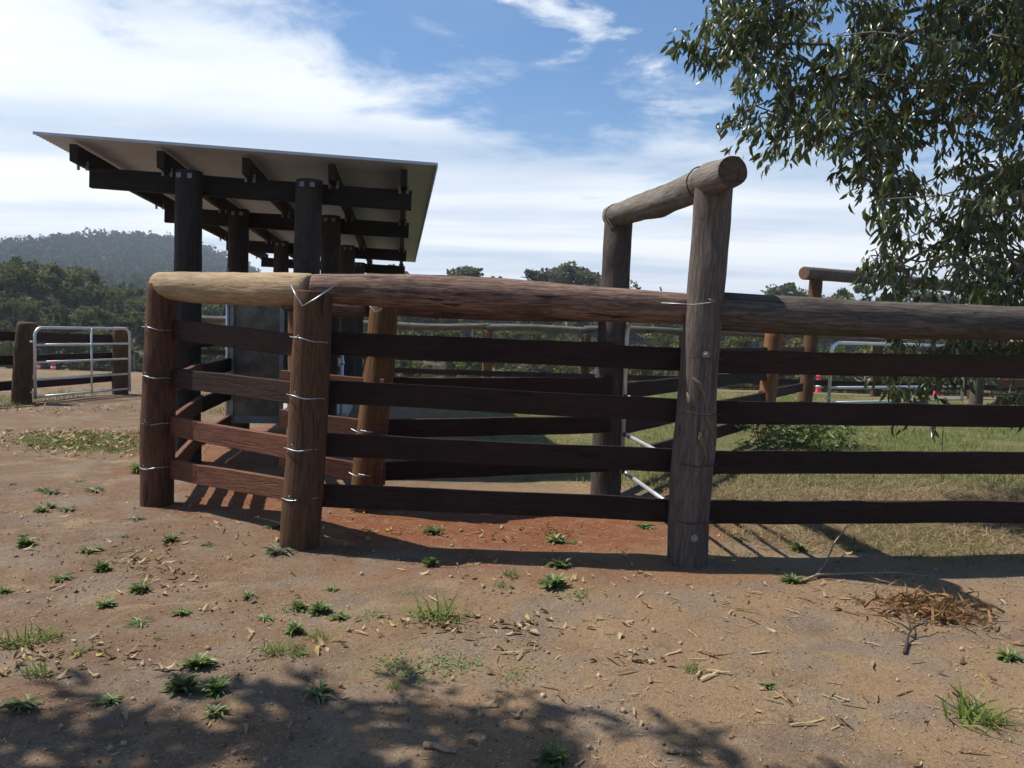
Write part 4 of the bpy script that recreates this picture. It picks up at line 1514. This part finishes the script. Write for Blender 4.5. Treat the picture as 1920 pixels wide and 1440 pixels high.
P = [np.stack([g.uniform(-4.5, 4, 300), g.uniform(2.6, 7.0, 300)], -1)]
for c in ((270, 1060, 26, .16, .10), (310, 1085, 22, .14, .08), (300, 1025, 14, .12, .08), (60, 1230, 26, .16, .10), (160, 1230, 20, .13, .06), (20, 1260, 14, .1, .1), (820, 1170, 34, .16, .09), (760, 1165, 14, .1, .06),
          (880, 1190, 22, .2, .1), (1010, 1175, 20, .15, .06), (1190, 1235, 16, .08, .05), (1170, 1180, 10, .15, .06), (340, 1252, 10, .06, .03), (590, 1215, 10, .06, .04), (900, 1010, 16, .4, .1), (1700, 1130, 30, .2, .1), (740, 1000, 20, .3, .08), (440, 1010, 14, .3, .08), (950, 1090, 16, .25, .08)):
    P.append(cluster(*c))
P = np.concatenate(P)
litter('fallen_leaves', 'dry tan and yellow leaves scattered over the dirt', 'leaves', M['litter'], LEAF_T * np.array([1, 1.25, 1.6]), LEAF_F, P, g.uniform(.025, .07, len(P)), 5)
PL = np.concatenate([cluster(*c) for c in ((150, 838, 230, .75, .36), (95, 818, 130, .5, .22), (235, 818, 90, .35, .22), (60, 770, 70, .8, .4))])
litter('leaves_on_grass', 'cream and yellow leaves strewn over the grass patch at left', 'leaves', M['litter'], LEAF_T * np.array([1, 1.25, 1.6]), LEAF_F, PL, g.uniform(.05, .10, len(PL)), 55, .035)
STRIP_T = np.array([(-.5, .05, 0), (-.5, -.05, 0), (-.15, .06, .05), (-.15, -.05, .05), (.2, .05, .02), (.2, -.06, .02), (.5, .03, .09), (.5, -.02, .09)], float)
STRIP_F = np.array([(0, 1, 3), (0, 3, 2), (2, 3, 5), (2, 5, 4), (4, 5, 7), (4, 7, 6)])
P = [np.stack([g.uniform(-4, 4, 260), g.uniform(2.6, 7.2, 260)], -1), np.stack([g.uniform(.2, 3.6, 150), g.uniform(2.6, 5.2, 150)], -1)]
for c in ((1270, 1270, 14, .2, .06), (1480, 1330, 16, .25, .1), (1680, 1330, 24, .3, .1), (1380, 1140, 20, .4, .15), (1560, 1120, 16, .3, .1), (1000, 1240, 20, .3, .12), (1020, 990, 26, .25, .08)):
    P.append(cluster(*c))
P = np.concatenate(P)
litter('bark_strips', 'short dry bark strips and twigs lying on the dirt', 'twigs', M['litter'], STRIP_T, STRIP_F, P, .02 + .10 * g.random(len(P)) ** 1.8, 6, .004, .12)
# pebbles and clods
PB = np.array([(0, 0, .5), (.5, 0, 0), (0, .45, 0), (-.5, .05, 0), (.05, -.5, 0), (0, 0, -.4)], float)
PF = np.array([(0, 1, 2), (0, 2, 3), (0, 3, 4), (0, 4, 1), (5, 2, 1), (5, 3, 2), (5, 4, 3), (5, 1, 4)])
n = 26000
P = np.stack([g.uniform(-4.5, 4.3, n), 2.5 + 4.8 * g.random(n) ** 1.5], -1)
S = .0035 + .009 * g.random(n) ** 3 + (g.random(n) < .008) * g.uniform(.008, .03, n)
Ms = rand_rot(n, g) * S[:, None, None]
V, F = batch(PB, PF, Ms, np.stack([P[:, 0], P[:, 1], gz(P[:, 0], P[:, 1]) + S * .15], -1))
tag(obj('pebbles', npmesh('pebbles', V, F, M['pebble'], True)), 'small pebbles and clods strewn over the dirt', 'pebbles', None, 'stuff')

n = 15000
P = np.stack([g.uniform(-4.6, 4.4, n), 2.5 + 4.6 * g.random(n) ** 1.3], -1)
kp = fbm(P[:, 0] * 1.7, P[:, 1] * 1.7, 61) > .40
P = P[kp]
litter('ground_debris', 'tiny crumbs of bark, straw and leaf strewn over the dirt', 'debris', M['litter'], STRIP_T * np.array([1, 1.6, 1]), STRIP_F, P, .006 + .026 * g.random(len(P)) ** 2.2, 66, .003, .25)
n = 5000
P = np.stack([g.uniform(-4.6, 4.4, n), 2.5 + 4.6 * g.random(n) ** 1.3], -1)
P = P[fbm(P[:, 0] * 1.2, P[:, 1] * 1.2, 63) > .44]
S = .006 + .016 * g.random(len(P)) ** 2.5
V, F = batch(PB, PF, rand_rot(len(P), g) * S[:, None, None], np.stack([P[:, 0], P[:, 1], gz(P[:, 0], P[:, 1]) + S * .1], -1))
tag(obj('earth_clods', npmesh('earth_clods', V, F, M['clod'])), 'brown crumbs of earth lying on the trodden dirt', 'earth', None, 'stuff')

# dead fern heap, forked sprig and fallen branch at the right
p = gp(1745, 1150)
n = 520
a = g.uniform(0, 2 * np.pi, n); el = g.uniform(-.25, .75, n)
xd = np.stack([np.cos(a) * np.cos(el), np.sin(a) * np.cos(el), np.sin(el)], -1)
Ms = basis(xd, g.normal(0, 1, (n, 3))) * (.11 * g.uniform(.35, 1.2, n))[:, None, None]; Ms[:, :, 1] *= .13
O = np.stack([g.normal(0, .15, n), g.normal(0, .11, n), np.abs(g.normal(.02, .03, n))], -1)
V, F = batch(BLADE_T, BLADE_F, Ms, O)
e = empty('dead_fern', p, 'heap of dead brown fern fronds at the right in front of the fence', 'plant')
tag(obj('fronds', npmesh('fronds', V, F, M['dead_fern']), Matrix.Translation(p), e), kind='stuff')
p = gp(1040, 1002)
V, F = batch(BLADE_T, BLADE_F, Ms[:90] * .6, O[:90] * .7)
e = empty('dead_weed', p, 'small dead brown weed on the red soil under the front fence', 'plant')
tag(obj('fronds', npmesh('fronds', V, F, M['dead_fern']), Matrix.Translation(p), e), kind='stuff')


def twig(name, label, paths, rads, mat):
    e = empty(name, paths[0][0], label, 'branch')
    for i, (pp, r) in enumerate(zip(paths, rads)):
        n = len(pp)
        tube('stem' if i == 0 else 'side_twig', pp, [r * (1 - .6 * k / (n - 1)) for k in range(n)], M[mat], e, 6)


G = lambda x, y, h=.01: gp(x, y) + Vector((0, 0, h))
twig('forked_sprig', 'dark forked twig standing on the sandy dirt at right', [[G(1696, 1228), G(1700, 1212, .02), G(1703, 1200, .03), G(1712, 1193, .05)], [G(1706, 1196, .04), G(1690, 1188, .05), G(1672, 1182, .05), G(1664, 1176, .06)],
     [G(1712, 1193, .05), G(1730, 1190, .06), G(1742, 1182, .08)], [G(1708, 1196, .04), G(1700, 1180, .07), G(1690, 1165, .08)]], [.010, .006, .006, .005], 'twig_dark')
twig('fallen_branch', 'thin pale fallen branch lying along the front fence shadow', [[G(1505, 1092), G(1535, 1083, .02), G(1600, 1084, .03), G(1680, 1082, .03), G(1740, 1086, .02)], [G(1530, 1084, .02), G(1548, 1068, .05), G(1565, 1040, .10), G(1590, 1012, .12), G(1602, 1008, .1)],
     [G(1620, 1086, .03), G(1650, 1097, .03), G(1690, 1103, .02)]], [.010, .008, .006], 'stick')
twig('dead_stick', 'short grey stick at the lower edge right of centre', [[G(1248, 1411), G(1262, 1413), G(1280, 1414), G(1300, 1414)]], [.011], 'stick')
twig('dead_stick', 'dark bark stick lying in the foreground tree shade', [[G(795, 1402), G(815, 1405, .015), G(835, 1412), G(856, 1414)]], [.013], 'stick')
twig('thin_stake', 'thin dark upright stem in the yard behind the right planks', [[G(1765, 905, 0), G(1764, 880, .25), gp(1765, 905) + Vector((-.02, 0, .62))]], [.008], 'twig_dark')

# ------------------------------------------------------------------ haze in the air
hz = obj('haze', box_mesh('haze', 0, 880, 45, 3800, 2200, 130, M['pebble'], .01))
hm = bpy.data.materials.new('thin_haze'); hm.use_nodes = True
hm.node_tree.nodes.clear()
hg = NG(hm.node_tree)
pv = hg.n('ShaderNodeVolumePrincipled')
pv.inputs['Color'].default_value = (.72, .84, 1.0, 1)
pv.inputs['Density'].default_value = .00050
pv.inputs['Anisotropy'].default_value = .2
ho = hg.n('ShaderNodeOutputMaterial')
hm.node_tree.links.new(pv.outputs[0], ho.inputs['Volume'])
hz.data.materials.clear(); hz.data.materials.append(hm)
tag(hz, 'thin blue haze over the far hills', 'haze', None, 'stuff')
